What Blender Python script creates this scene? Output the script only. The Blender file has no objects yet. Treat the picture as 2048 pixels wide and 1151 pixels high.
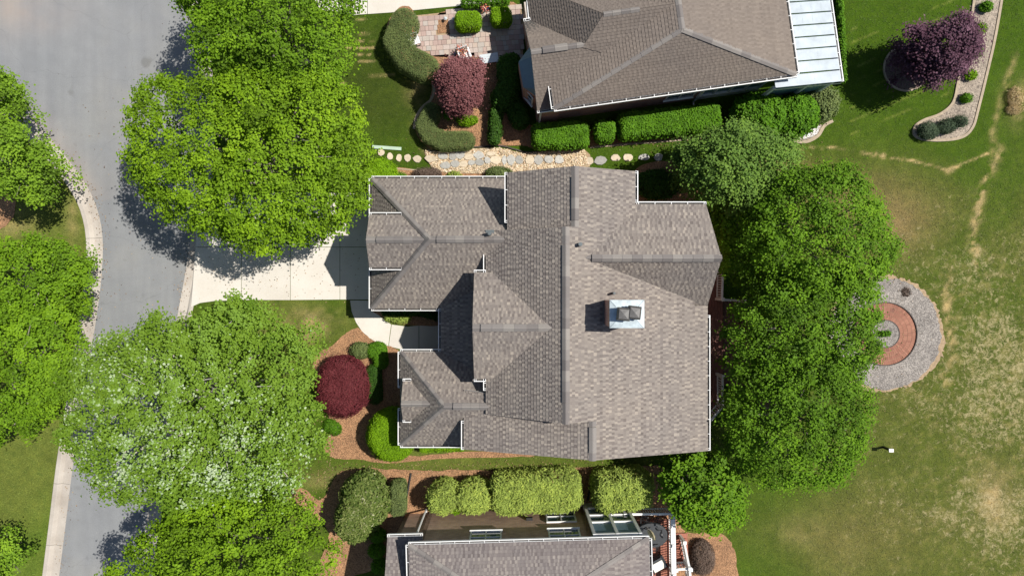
import bpy, bmesh, math, random
import numpy as np
from mathutils import Vector, Matrix, geometry

# ------------------------------------------------------------------ camera, sky, sun, exposure
SC = bpy.context.scene
COL = SC.collection
H, F = 35.0, 1400.0            # drone height (m), focal length in photo pixels
CX, CY = 1024.0, 575.5
cam_d = bpy.data.cameras.new('camera'); cam = bpy.data.objects.new('camera', cam_d); COL.objects.link(cam)
cam.location = (0, 0, H); cam.rotation_euler = (0, 0, 0)
cam_d.sensor_width = 36.0; cam_d.lens = 36.0 * F / 2048.0
cam_d.clip_end = 3000; cam_d.clip_start = 0.5
SC.camera = cam

SUN = Vector((0.583, 0.150, 1.0)).normalized()
w = bpy.data.worlds.new('World'); SC.world = w; w.use_nodes = True
nt = w.node_tree
sky = nt.nodes.new('ShaderNodeTexSky'); sky.sky_type = 'NISHITA'; sky.sun_disc = False
sky.sun_elevation = math.asin(SUN.z); sky.sun_rotation = math.atan2(SUN.x, SUN.y)
bg = nt.nodes['Background']; bg.inputs[1].default_value = 0.075
nt.links.new(sky.outputs[0], bg.inputs[0])
sd = bpy.data.lights.new('sun', 'SUN'); sd.energy = 5.0; sd.angle = math.radians(0.5); sd.color = (1.0, 0.955, 0.88)
so = bpy.data.objects.new('sun', sd); COL.objects.link(so)
so.rotation_euler = (-SUN).to_track_quat('-Z', 'Y').to_euler(); so.location = SUN * 60
SC.view_settings.view_transform = 'Standard'; SC.view_settings.look = 'None'
SC.view_settings.exposure = 0.37; SC.view_settings.gamma = 1.0
SC.render.engine = 'CYCLES'

RNG = np.random.default_rng(7)
random.seed(7)

# ------------------------------------------------------------------ helpers
def P(px, py, z=0.0):
    s = (H - z) / F
    return ((px - CX) * s, (CY - py) * s, z)
def PP(pts, z=0.0):
    return [P(a, b, z)[:2] for a, b in pts]
def prop(o, label=None, cat=None, group=None, kind=None):
    if label: o['label'] = label
    if cat: o['category'] = cat
    if group: o['group'] = group
    if kind: o['kind'] = kind
    return o
def empty(name, loc=(0, 0, 0), parent=None):
    o = bpy.data.objects.new(name, None); COL.objects.link(o); o.location = loc
    o.empty_display_size = 0.3
    if parent: o.parent = parent
    return o
def link(name, me, mat=None, parent=None, loc=None, rz=0.0):
    o = bpy.data.objects.new(name, me); COL.objects.link(o)
    if mat is not None and len(me.materials) == 0: me.materials.append(mat)
    if parent: o.parent = parent
    if loc is not None: o.location = loc
    if rz: o.rotation_euler = (0, 0, rz)
    return o
class MB:
    """collects polygons"""
    def __init__(s): s.v = []; s.f = []; s.m = []
    def face(s, pts, m=0):
        i = len(s.v); s.v += [tuple(p) for p in pts]; s.f.append(tuple(range(i, i + len(pts)))); s.m.append(m)
    def prism(s, poly, z0, z1, m=0, bottom=True):
        """poly: list of (x,y); z0,z1 numbers or lists"""
        n = len(poly)
        a0 = z0 if isinstance(z0, (list, tuple)) else [z0] * n
        a1 = z1 if isinstance(z1, (list, tuple)) else [z1] * n
        area = sum(poly[i][0] * poly[(i + 1) % n][1] - poly[(i + 1) % n][0] * poly[i][1] for i in range(n))
        idx = range(n) if area > 0 else range(n - 1, -1, -1)
        pl = [poly[i] for i in idx]; b0 = [a0[i] for i in idx]; b1 = [a1[i] for i in idx]
        s.face([(p[0], p[1], z) for p, z in zip(pl, b1)], m)
        if bottom: s.face([(p[0], p[1], z) for p, z in list(zip(pl, b0))[::-1]], m)
        for i in range(n):
            j = (i + 1) % n
            s.face([(pl[i][0], pl[i][1], b0[i]), (pl[j][0], pl[j][1], b0[j]), (pl[j][0], pl[j][1], b1[j]), (pl[i][0], pl[i][1], b1[i])], m)
    def box(s, c, d, rz=0.0, m=0):
        x, y, z = c; dx, dy, dz = d[0] / 2, d[1] / 2, d[2] / 2
        ca, sa = math.cos(rz), math.sin(rz)
        pl = [(x + ca * a - sa * b, y + sa * a + ca * b) for a, b in ((-dx, -dy), (dx, -dy), (dx, dy), (-dx, dy))]
        s.prism(pl, z - dz, z + dz, m)
    def tube(s, p0, p1, r0, r1=None, n=8, m=0, cap=True):
        r1 = r0 if r1 is None else r1
        p0 = Vector(p0); p1 = Vector(p1); d = (p1 - p0)
        if d.length < 1e-6: return
        d.normalize()
        a = d.orthogonal().normalized(); b = d.cross(a)
        A = [p0 + (a * math.cos(t) + b * math.sin(t)) * r0 for t in [2 * math.pi * k / n for k in range(n)]]
        B = [p1 + (a * math.cos(t) + b * math.sin(t)) * r1 for t in [2 * math.pi * k / n for k in range(n)]]
        for k in range(n):
            j = (k + 1) % n; s.face([A[k], A[j], B[j], B[k]], m)
        if cap: s.face(B, m); s.face(A[::-1], m)
    def mesh(s, name, mats, smooth=False):
        me = bpy.data.meshes.new(name); me.from_pydata(s.v, [], s.f)
        for mt in (mats if isinstance(mats, (list, tuple)) else [mats]): me.materials.append(mt)
        me.polygons.foreach_set('material_index', s.m)
        if smooth: me.polygons.foreach_set('use_smooth', [True] * len(s.f))
        me.update(); return me
    def build(s, name, mats, parent=None, loc=None, smooth=False):
        return link(name, s.mesh(name, mats, smooth), None, parent, loc)

def spline(pts, n=6, closed=True):
    p = np.array(pts, float); N = len(p); out = []
    rng = range(N) if closed else range(N - 1)
    for i in rng:
        g = (lambda k: p[k % N]) if closed else (lambda k: p[min(max(k, 0), N - 1)])
        a, b, c, d = g(i - 1), g(i), g(i + 1), g(i + 2)
        for k in range(n):
            t = k / n
            out.append(0.5 * ((2 * b) + (-a + c) * t + (2 * a - 5 * b + 4 * c - d) * t * t + (-a + 3 * b - 3 * c + d) * t ** 3))
    if not closed: out.append(p[-1])
    return np.array(out)
def inpoly(x, y, poly):
    x = np.asarray(x, float); y = np.asarray(y, float); r = np.zeros(x.shape, bool)
    pl = np.asarray(poly, float); n = len(pl)
    for i in range(n):
        x1, y1 = pl[i]; x2, y2 = pl[(i + 1) % n]
        if y1 == y2: continue
        c = ((y1 > y) != (y2 > y)) & (x < (x2 - x1) * (y - y1) / (y2 - y1) + x1)
        r ^= c
    return r
def dist_polyline(x, y, pts):
    d = np.full(np.shape(x), 1e9); pl = np.asarray(pts, float)
    for i in range(len(pl) - 1):
        a = pl[i]; b = pl[i + 1]; ab = b - a; L = (ab ** 2).sum() + 1e-12
        t = np.clip(((x - a[0]) * ab[0] + (y - a[1]) * ab[1]) / L, 0, 1)
        d = np.minimum(d, np.hypot(x - a[0] - t * ab[0], y - a[1] - t * ab[1]))
    return d
_ng = np.random.default_rng(3).random((256, 256))
def vnoise(x, y, s, seed=0):
    x = np.asarray(x) / s + 37.7 * seed + 500; y = np.asarray(y) / s + 11.3 * seed + 500
    xi = np.floor(x).astype(int); yi = np.floor(y).astype(int); fx = x - xi; fy = y - yi
    fx = fx * fx * (3 - 2 * fx); fy = fy * fy * (3 - 2 * fy)
    g = lambda a, b: _ng[a % 256, b % 256]
    return (g(xi, yi) * (1 - fx) + g(xi + 1, yi) * fx) * (1 - fy) + (g(xi, yi + 1) * (1 - fx) + g(xi + 1, yi + 1) * fx) * fy
def fbm(x, y, s, seed=0, o=4):
    r = 0; a = 1; t = 0
    for k in range(o): r = r + a * vnoise(x, y, s / 2 ** k, seed + k * 5); t += a; a *= 0.55
    return r / t

# ------------------------------------------------------------------ materials
def mat(name):
    m = bpy.data.materials.new(name); m.use_nodes = True
    nt = m.node_tree; return m, nt, nt.nodes['Principled BSDF']
def N(nt, t, **k):
    n = nt.nodes.new(t)
    for a, b in k.items(): setattr(n, a, b)
    return n
def ramp(nt, stops, interp='LINEAR'):
    r = N(nt, 'ShaderNodeValToRGB'); e = r.color_ramp; e.interpolation = interp
    while len(e.elements) < len(stops): e.elements.new(0.5)
    for el, (p, c) in zip(e.elements, stops): el.position = p; el.color = (*c, 1)
    return r
def noise(nt, scale, detail=4, rough=0.6, coord='Object', vec=None):
    n = N(nt, 'ShaderNodeTexNoise'); n.inputs['Scale'].default_value = scale
    n.inputs['Detail'].default_value = detail; n.inputs['Roughness'].default_value = rough
    if vec is None:
        tc = N(nt, 'ShaderNodeTexCoord'); vec = tc.outputs[coord]
    nt.links.new(vec, n.inputs['Vector']); return n
def geo_pos(nt): return N(nt, 'ShaderNodeNewGeometry').outputs['Position']
def bump(nt, src, bs, strength=0.3, dist=0.02):
    b = N(nt, 'ShaderNodeBump'); b.inputs['Strength'].default_value = strength; b.inputs['Distance'].default_value = dist
    nt.links.new(src, b.inputs['Height']); nt.links.new(b.outputs[0], bs.inputs['Normal'])
def mixc(nt, a, b, fac, mode='MIX'):
    m = N(nt, 'ShaderNodeMix', data_type='RGBA', blend_type=mode)
    for s, v in ((m.inputs[6], a), (m.inputs[7], b), (m.inputs[0], fac)):
        if hasattr(v, 'is_linked'): nt.links.new(v, s)
        elif isinstance(v, (int, float)): s.default_value = v
        else: s.default_value = (*v, 1)
    return m.outputs[2]
def simple(name, col, rough=0.6, var=0.15, scale=6.0, metal=0.0, bmp=0.0, objvar=0.0, big=0.0):
    """plain paint/stone/metal with mottling in world space"""
    m, nt, b = mat(name); b.inputs['Roughness'].default_value = rough; b.inputs['Metallic'].default_value = metal
    n = noise(nt, scale, 5, 0.65, vec=geo_pos(nt))
    lo = tuple(c * (1 - var) for c in col); hi = tuple(min(1, c * (1 + var)) for c in col)
    r = ramp(nt, [(0.3, lo), (0.7, hi)]); nt.links.new(n.outputs[0], r.inputs[0]); c = r.outputs[0]
    if big:
        n2 = noise(nt, scale * 0.12, 3, 0.6, vec=geo_pos(nt)); r2 = ramp(nt, [(0.3, (1 - big,) * 3), (0.7, (1, 1, 1))])
        nt.links.new(n2.outputs[0], r2.inputs[0]); c = mixc(nt, c, r2.outputs[0], 1.0, 'MULTIPLY')
    if objvar:
        oi = N(nt, 'ShaderNodeObjectInfo'); r3 = ramp(nt, [(0, (1 - objvar,) * 3), (1, (1 + objvar * 0.3,) * 3)])
        nt.links.new(oi.outputs['Random'], r3.inputs[0]); c = mixc(nt, c, r3.outputs[0], 1.0, 'MULTIPLY')
    nt.links.new(c, b.inputs['Base Color'])
    if bmp: bump(nt, n.outputs[0], b, bmp)
    return m
def leafmat(name, stops, trans=0.28, rough=0.6, attr='tint', spec=0.12):
    m, nt, b = mat(name); a = N(nt, 'ShaderNodeAttribute'); a.attribute_name = attr
    r = ramp(nt, stops); nt.links.new(a.outputs['Fac'], r.inputs[0])
    oi = N(nt, 'ShaderNodeNewGeometry')
    nt.links.new(r.outputs[0], b.inputs['Base Color']); b.inputs['Roughness'].default_value = rough
    b.inputs['Specular IOR Level'].default_value = spec
    t = N(nt, 'ShaderNodeBsdfTranslucent'); hs = N(nt, 'ShaderNodeHueSaturation'); hs.inputs['Value'].default_value = 1.25; hs.inputs['Saturation'].default_value = 1.1
    nt.links.new(r.outputs[0], hs.inputs['Color']); nt.links.new(hs.outputs[0], t.inputs[0])
    ms = N(nt, 'ShaderNodeMixShader'); ms.inputs[0].default_value = trans
    nt.links.new(b.outputs[0], ms.inputs[1]); nt.links.new(t.outputs[0], ms.inputs[2])
    nt.links.new(ms.outputs[0], nt.nodes['Material Output'].inputs[0])
    return m
M = {}
def green(k, c, sp=0.58, **kw):
    lo = tuple(x * (1 - sp) for x in c); hi = (c[0] * (1 + sp * 1.1), c[1] * (1 + sp * 0.8), c[2] * (1 + sp * 0.6))
    M[k] = leafmat(k, [(0, lo), (0.5, c), (1, hi)], **kw)
green('leaf_bright', (0.148, 0.262, 0.01))
green('leaf_mid', (0.12, 0.228, 0.01))
green('leaf_lime', (0.14, 0.25, 0.018))
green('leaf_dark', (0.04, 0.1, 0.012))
green('leaf_grove', (0.1, 0.205, 0.01))
green('leaf_grey', (0.108, 0.195, 0.032))
green('leaf_lawnlime', (0.095, 0.19, 0.012))
green('hedge_olive', (0.135, 0.180, 0.060))
green('hedge_green', (0.085, 0.205, 0.01))
green('hedge_pale', (0.3, 0.39, 0.08))
green('hedge_bright', (0.15, 0.29, 0.006))
green('hedge_blue', (0.07, 0.105, 0.06))
M['leaf_silver'] = leafmat('leaf_silver', [(0, (0.09, 0.17, 0.012)), (0.5, (0.15, 0.245, 0.02)), (0.78, (0.17, 0.28, 0.04)), (0.86, (0.29, 0.40, 0.17)), (1, (0.42, 0.50, 0.31))])
M['leaf_rhodo'] = leafmat('leaf_rhodo', [(0, (0.05, 0.09, 0.014)), (0.5, (0.12, 0.165, 0.035)), (0.85, (0.22, 0.25, 0.08)), (1, (0.42, 0.42, 0.25))])
M['leaf_red'] = leafmat('leaf_red', [(0, (0.085, 0.016, 0.02)), (0.5, (0.15, 0.03, 0.036)), (1, (0.22, 0.055, 0.06))], trans=0.25)
M['leaf_mauve'] = leafmat('leaf_mauve', [(0, (0.10, 0.036, 0.037)), (0.5, (0.19, 0.075, 0.077)), (1, (0.29, 0.13, 0.13))], trans=0.25)
M['leaf_purple'] = leafmat('leaf_purple', [(0, (0.05, 0.02, 0.034)), (0.5, (0.098, 0.045, 0.068)), (1, (0.20, 0.105, 0.145))], trans=0.2)
M['leaf_brown'] = leafmat('leaf_brown', [(0, (0.06, 0.042, 0.032)), (0.5, (0.15, 0.105, 0.082)), (1, (0.24, 0.18, 0.14))], trans=0.2)
M['leaf_straw'] = leafmat('leaf_straw', [(0, (0.3, 0.22, 0.1)), (0.5, (0.5, 0.38, 0.2)), (1, (0.66, 0.54, 0.33))], trans=0.3)
M['litter'] = leafmat('litter', [(0, (0.06, 0.035, 0.02)), (0.5, (0.20, 0.12, 0.06)), (1, (0.42, 0.30, 0.17))], trans=0.05)
M['flower'] = leafmat('flower', [(0, (0.05, 0.03, 0.16)), (0.25, (0.05, 0.09, 0.02)), (0.5, (0.65, 0.12, 0.08)), (0.75, (0.75, 0.3, 0.2)), (1, (0.85, 0.7, 0.6))], trans=0.2)
M['bark'] = simple('bark', (0.22, 0.19, 0.16), 0.9, 0.35, 9, bmp=0.5)
M['bark_pale'] = simple('bark_pale', (0.36, 0.33, 0.29), 0.85, 0.3, 9, bmp=0.4)
M['white'] = simple('white_trim', (0.68, 0.68, 0.67), 0.45, 0.05, 3)
M['gutter_floor'] = simple('dark_gutter_floor', (0.05, 0.045, 0.04), 0.9, 0.4, 14)  # darker tone for the floor inside the gutter troughs
M['metal_white'] = simple('silver_roof_metal', (0.33, 0.38, 0.42), 0.55, 0.2, 1.3, metal=0.0, bmp=0.08)
M['galv'] = simple('galvanised_metal', (0.36, 0.42, 0.45), 0.5, 0.3, 3.0, metal=0.1, bmp=0.15)
M['cowl'] = simple('grey_cowl', (0.075, 0.072, 0.07), 0.5, 0.3, 12, metal=0.1)
M['pipe'] = simple('grey_pipe', (0.07, 0.085, 0.09), 0.5, 0.2, 10)
M['iron'] = simple('black_iron', (0.012, 0.012, 0.013), 0.45, 0.2, 10)
M['black_cloth'] = simple('charcoal_cover', (0.035, 0.038, 0.042), 0.8, 0.2, 8, bmp=0.3)
M['cream'] = simple('cream_cushion', (0.72, 0.70, 0.63), 0.8, 0.06, 6)
M['tan_cloth'] = simple('tan_canvas', (0.48, 0.42, 0.26), 0.85, 0.15, 8)
M['glass'] = simple('window_glass', (0.05, 0.09, 0.11), 0.08, 0.1, 2)
M['pane_blue'] = simple('sunroom_glass', (0.18, 0.30, 0.33), 0.1, 0.12, 1.5)
M['door'] = simple('garage_door_paint', (0.6, 0.58, 0.54), 0.5, 0.05, 3)
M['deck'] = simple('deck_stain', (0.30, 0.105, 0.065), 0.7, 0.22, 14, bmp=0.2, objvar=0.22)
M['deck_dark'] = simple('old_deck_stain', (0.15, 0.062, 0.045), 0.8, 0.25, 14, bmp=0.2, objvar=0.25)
M['flag'] = simple('flagstone', (0.37, 0.36, 0.33), 0.85, 0.2, 9, bmp=0.35, objvar=0.3)
M['flag_tan'] = simple('tan_flagstone', (0.50, 0.42, 0.31), 0.85, 0.16, 9, bmp=0.35, objvar=0.2)
M['edge_stone'] = simple('edging_concrete', (0.33, 0.265, 0.19), 0.9, 0.2, 7, bmp=0.3)
M['steel_edge'] = simple('dark_edging', (0.04, 0.03, 0.025), 0.7, 0.3, 7)
M['soil'] = simple('dry_soil', (0.30, 0.215, 0.13), 0.95, 0.3, 9, bmp=0.4)
M['pot'] = simple('blue_glazed_pot', (0.025, 0.03, 0.09), 0.25, 0.2, 6)
M['asphalt_deck'] = simple('roof_underlay', (0.06, 0.055, 0.05), 0.9, 0.2, 8)
M['cover_blue'] = simple('blue_grey_shutter', (0.12, 0.2, 0.26), 0.6, 0.1, 4)
M['bench'] = simple('grey_bench_paint', (0.46, 0.5, 0.52), 0.5, 0.08, 4)
M['plastic'] = simple('pale_green_strip', (0.34, 0.44, 0.34), 0.6, 0.08, 4)

def m_asphalt():
    m, nt, b = mat('asphalt'); g = geo_pos(nt)
    n1 = noise(nt, 0.16, 4, 0.6, vec=g); n2 = noise(nt, 26, 3, 0.8, vec=g); n3 = noise(nt, 1.3, 5, 0.7, vec=g)
    r1 = ramp(nt, [(0.3, (0.175, 0.182, 0.190)), (0.5, (0.195, 0.200, 0.205)), (0.72, (0.222, 0.218, 0.205))]); nt.links.new(n1.outputs[0], r1.inputs[0])
    r2 = ramp(nt, [(0.25, (0.84,) * 3), (0.75, (1.13,) * 3)]); nt.links.new(n2.outputs[0], r2.inputs[0])
    r3 = ramp(nt, [(0.3, (0.93,) * 3), (0.7, (1.05,) * 3)]); nt.links.new(n3.outputs[0], r3.inputs[0])
    c = mixc(nt, r1.outputs[0], r2.outputs[0], 1.0, 'MULTIPLY'); c = mixc(nt, c, r3.outputs[0], 1.0, 'MULTIPLY')
    # drifted silt in the turning head corner and along the gutter (vertex mask)
    a = N(nt, 'ShaderNodeAttribute'); a.attribute_name = 'silt'
    n4 = noise(nt, 0.9, 4, 0.7, vec=g); mm = N(nt, 'ShaderNodeMath', operation='MULTIPLY'); nt.links.new(a.outputs['Fac'], mm.inputs[0]); nt.links.new(n4.outputs[0], mm.inputs[1])
    c = mixc(nt, c, (0.34, 0.26, 0.21), mm.outputs[0])
    mp = N(nt, 'ShaderNodeMapping'); mp.inputs['Scale'].default_value = (1.5, 0.10, 1); mp.inputs['Rotation'].default_value = (0, 0, -0.16); nt.links.new(g, mp.inputs[0])
    n6 = noise(nt, 1.0, 4, 0.6, vec=mp.outputs[0]); r6 = ramp(nt, [(0.3, (0.92, 0.92, 0.93)), (0.7, (1.06, 1.06, 1.05))]); nt.links.new(n6.outputs[0], r6.inputs[0]); c = mixc(nt, c, r6.outputs[0], 1.0, 'MULTIPLY')
    n7 = noise(nt, 0.85, 2, 0.5, vec=g); r7 = ramp(nt, [(0.24, (0.80, 0.79, 0.77)), (0.30, (1, 1, 1))]); nt.links.new(n7.outputs[0], r7.inputs[0]); c = mixc(nt, c, r7.outputs[0], 1.0, 'MULTIPLY')
    n8 = noise(nt, 6.0, 2, 0.5, vec=g); r8 = ramp(nt, [(0.76, (1, 1, 1)), (0.80, (1.35, 1.3, 1.2))]); nt.links.new(n8.outputs[0], r8.inputs[0]); c = mixc(nt, c, r8.outputs[0], 1.0, 'MULTIPLY')
    # old crack lines
    sx = N(nt, 'ShaderNodeTexVoronoi', feature='DISTANCE_TO_EDGE'); sx.inputs['Scale'].default_value = 0.21
    wv = N(nt, 'ShaderNodeVectorMath', operation='ADD'); nz = noise(nt, 0.8, 3, 0.6, vec=g); nt.links.new(g, wv.inputs[0]); nt.links.new(nz.outputs[1], wv.inputs[1]); nt.links.new(wv.outputs[0], sx.inputs['Vector'])
    rc = ramp(nt, [(0.0, (0.86,) * 3), (0.004, (1, 1, 1))]); nt.links.new(sx.outputs['Distance'], rc.inputs[0])
    c = mixc(nt, c, rc.outputs[0], 1.0, 'MULTIPLY')
    nt.links.new(c, b.inputs['Base Color']); b.inputs['Roughness'].default_value = 0.85; bump(nt, n2.outputs[0], b, 0.25, 0.01); return m
M['asphalt'] = m_asphalt()
def m_concrete(name, base, stain):
    m, nt, b = mat(name); g = geo_pos(nt)
    n1 = noise(nt, 0.7, 5, 0.65, vec=g); n2 = noise(nt, 22, 3, 0.8, vec=g)
    r1 = ramp(nt, [(0.3, stain), (0.62, base)]); nt.links.new(n1.outputs[0], r1.inputs[0])
    r2 = ramp(nt, [(0.25, (0.9,) * 3), (0.75, (1.06,) * 3)]); nt.links.new(n2.outputs[0], r2.inputs[0])
    oi = N(nt, 'ShaderNodeObjectInfo'); r3 = ramp(nt, [(0, (0.93,) * 3), (1, (1.02,) * 3)]); nt.links.new(oi.outputs['Random'], r3.inputs[0])
    c = mixc(nt, r1.outputs[0], r2.outputs[0], 1.0, 'MULTIPLY'); c = mixc(nt, c, r3.outputs[0], 1.0, 'MULTIPLY')
    nt.links.new(c, b.inputs['Base Color']); b.inputs['Roughness'].default_value = 0.85; bump(nt, n2.outputs[0], b, 0.15, 0.01); return m
M['concrete'] = m_concrete('driveway_concrete', (0.56, 0.525, 0.47), (0.51, 0.47, 0.41))
M['curb'] = m_concrete('kerb_concrete', (0.43, 0.39, 0.345), (0.32, 0.28, 0.24))
def m_lawn(name, attr=True):
    m, nt, b = mat(name); g = geo_pos(nt)
    a = N(nt, 'ShaderNodeAttribute'); a.attribute_name = 'col'
    n2 = noise(nt, 17, 4, 0.75, vec=g); n3 = noise(nt, 3.2, 5, 0.7, vec=g)
    r2 = ramp(nt, [(0.28, (0.48,) * 3), (0.72, (1.55,) * 3)]); nt.links.new(n2.outputs[0], r2.inputs[0])
    r3 = ramp(nt, [(0.3, (0.74, 0.80, 0.80)), (0.7, (1.3, 1.18, 1.12))]); nt.links.new(n3.outputs[0], r3.inputs[0])
    c = mixc(nt, a.outputs['Color'], r2.outputs[0], 1.0, 'MULTIPLY'); c = mixc(nt, c, r3.outputs[0], 1.0, 'MULTIPLY')
    n5 = noise(nt, 3.6, 8, 0.82, vec=g); n5.inputs['Distortion'].default_value = 0.6
    mm = N(nt, 'ShaderNodeMath', operation='MULTIPLY_ADD'); nt.links.new(a.outputs['Alpha'], mm.inputs[0]); mm.inputs[1].default_value = 0.22; nt.links.new(n5.outputs[0], mm.inputs[2])
    r5 = ramp(nt, [(0.67, (0, 0, 0)), (0.80, (0.7,) * 3)]); nt.links.new(mm.outputs[0], r5.inputs[0]); c = mixc(nt, c, (0.36, 0.30, 0.165), r5.outputs[0])
    nt.links.new(c, b.inputs['Base Color']); b.inputs['Roughness'].default_value = 0.95; b.inputs['Specular IOR Level'].default_value = 0.1
    bump(nt, n2.outputs[0], b, 0.5, 0.04); return m
M['lawn'] = m_lawn('lawn_turf')
def m_blade():
    m, nt, b = mat('grass_blade'); a = N(nt, 'ShaderNodeAttribute'); a.attribute_name = 'col'
    nt.links.new(a.outputs['Color'], b.inputs['Base Color']); b.inputs['Roughness'].default_value = 0.7; b.inputs['Specular IOR Level'].default_value = 0.15; return m
M['blade'] = m_blade()
def m_mulch(name, stops, sc=24):
    m, nt, b = mat(name); g = geo_pos(nt)
    v = N(nt, 'ShaderNodeTexVoronoi'); v.inputs['Scale'].default_value = sc; nt.links.new(g, v.inputs['Vector'])
    n1 = noise(nt, 1.1, 5, 0.7, vec=g); n2 = noise(nt, sc * 1.4, 3, 0.8, vec=g)
    r = ramp(nt, stops); nt.links.new(n2.outputs[0], r.inputs[0])
    r2 = ramp(nt, [(0.28, (0.7, 0.68, 0.66)), (0.7, (1.18, 1.15, 1.1))]); nt.links.new(n1.outputs[0], r2.inputs[0])
    c = mixc(nt, r.outputs[0], r2.outputs[0], 1.0, 'MULTIPLY')
    hv = N(nt, 'ShaderNodeHueSaturation'); sep = N(nt, 'ShaderNodeSeparateColor'); nt.links.new(v.outputs['Color'], sep.inputs[0])
    mr = N(nt, 'ShaderNodeMapRange'); mr.inputs[3].default_value = 0.6; mr.inputs[4].default_value = 1.35; nt.links.new(sep.outputs[0], mr.inputs[0]); nt.links.new(mr.outputs[0], hv.inputs['Value']); nt.links.new(c, hv.inputs['Color'])
    nt.links.new(hv.outputs[0], b.inputs['Base Color']); b.inputs['Roughness'].default_value = 0.95
    bump(nt, v.outputs['Distance'], b, 0.6, 0.05); return m
M['mulch'] = m_mulch('pine_mulch', [(0.25, (0.16, 0.085, 0.045)), (0.5, (0.30, 0.165, 0.085)), (0.75, (0.43, 0.26, 0.15))])
M['gravel'] = m_mulch('grey_gravel', [(0.25, (0.14, 0.13, 0.128)), (0.5, (0.24, 0.222, 0.208)), (0.75, (0.38, 0.345, 0.31))], 20)
M['mulch_shaded'] = m_mulch('shade_toned_mulch', [(0.25, (0.06, 0.045, 0.04)), (0.5, (0.12, 0.09, 0.075)), (0.75, (0.2, 0.155, 0.13))])  # dark tone paints the crown's shade onto the plum tree's round bed
M['gravel_tan'] = m_mulch('tan_gravel', [(0.25, (0.20, 0.17, 0.14)), (0.5, (0.30, 0.255, 0.21)), (0.75, (0.42, 0.36, 0.29))], 20)
def m_tint(name, stops, rough=0.9, sc=40, bmp=0.2):
    m, nt, b = mat(name); a = N(nt, 'ShaderNodeAttribute'); a.attribute_name = 'tint'
    r = ramp(nt, stops); nt.links.new(a.outputs['Fac'], r.inputs[0]); g = geo_pos(nt)
    n2 = noise(nt, sc, 3, 0.8, vec=g); r2 = ramp(nt, [(0.25, (0.82,) * 3), (0.75, (1.16,) * 3)]); nt.links.new(n2.outputs[0], r2.inputs[0])
    n3 = noise(nt, 0.35, 4, 0.6, vec=g); r3 = ramp(nt, [(0.3, (0.91, 0.91, 0.93)), (0.7, (1.07, 1.05, 1.03))]); nt.links.new(n3.outputs[0], r3.inputs[0])
    c = mixc(nt, r.outputs[0], r2.outputs[0], 1.0, 'MULTIPLY'); c = mixc(nt, c, r3.outputs[0], 1.0, 'MULTIPLY')
    nt.links.new(c, b.inputs['Base Color']); b.inputs['Roughness'].default_value = rough; b.inputs['Specular IOR Level'].default_value = 0.2
    if bmp: bump(nt, n2.outputs[0], b, bmp, 0.01)
    return m
M['shingle'] = m_tint('weathered_shingle', [(0, (0.115, 0.098, 0.090)), (0.35, (0.168, 0.147, 0.133)), (0.7, (0.225, 0.199, 0.175)), (1, (0.32, 0.28, 0.235))])
M['shingle_brown'] = m_tint('brown_shingle', [(0, (0.118, 0.098, 0.084)), (0.5, (0.165, 0.139, 0.119)), (1, (0.215, 0.182, 0.154))])
M['shingle_mauve'] = m_tint('grey_mauve_shingle', [(0, (0.115, 0.098, 0.094)), (0.35, (0.155, 0.135, 0.13)), (0.7, (0.20, 0.178, 0.165)), (1, (0.27, 0.24, 0.215))])
M['pebble'] = m_tint('river_pebble', [(0, (0.36, 0.29, 0.2)), (0.4, (0.55, 0.45, 0.3)), (0.7, (0.66, 0.56, 0.4)), (0.85, (0.5, 0.32, 0.19)), (1, (0.72, 0.68, 0.58))])
M['white_pebble'] = m_tint('white_pebble', [(0, (0.3, 0.28, 0.26)), (0.5, (0.6, 0.58, 0.55)), (1, (0.8, 0.79, 0.77))])
M['ringbrick'] = m_tint('ring_brick', [(0, (0.13, 0.075, 0.065)), (0.4, (0.25, 0.115, 0.08)), (0.8, (0.33, 0.16, 0.11)), (1, (0.28, 0.19, 0.16))])
def m_cap():
    m, nt, b = mat('ridge_cap_shingle'); oi = N(nt, 'ShaderNodeObjectInfo'); g = geo_pos(nt)
    r = ramp(nt, [(0, (0.14, 0.125, 0.118)), (0.5, (0.18, 0.163, 0.152)), (1, (0.225, 0.205, 0.185))]); nt.links.new(oi.outputs['Random'], r.inputs[0])
    n2 = noise(nt, 30, 3, 0.8, vec=g); r2 = ramp(nt, [(0.25, (0.85,) * 3), (0.75, (1.12,) * 3)]); nt.links.new(n2.outputs[0], r2.inputs[0])
    nt.links.new(mixc(nt, r.outputs[0], r2.outputs[0], 1.0, 'MULTIPLY'), b.inputs['Base Color']); b.inputs['Roughness'].default_value = 0.9; return m
M['cap'] = m_cap()
def m_paver():
    m, nt, b = mat('paver'); oi = N(nt, 'ShaderNodeObjectInfo'); g = geo_pos(nt)
    r = ramp(nt, [(0, (0.30, 0.215, 0.185)), (0.35, (0.37, 0.27, 0.235)), (0.65, (0.40, 0.325, 0.27)), (0.85, (0.34, 0.31, 0.28)), (1, (0.43, 0.34, 0.30))]); nt.links.new(oi.outputs['Random'], r.inputs[0])
    n2 = noise(nt, 14, 4, 0.8, vec=g); r2 = ramp(nt, [(0.25, (0.84,) * 3), (0.75, (1.12,) * 3)]); nt.links.new(n2.outputs[0], r2.inputs[0])
    nt.links.new(mixc(nt, r.outputs[0], r2.outputs[0], 1.0, 'MULTIPLY'), b.inputs['Base Color']); b.inputs['Roughness'].default_value = 0.85; bump(nt, n2.outputs[0], b, 0.2, 0.01); return m
M['paver'] = m_paver()
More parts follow.
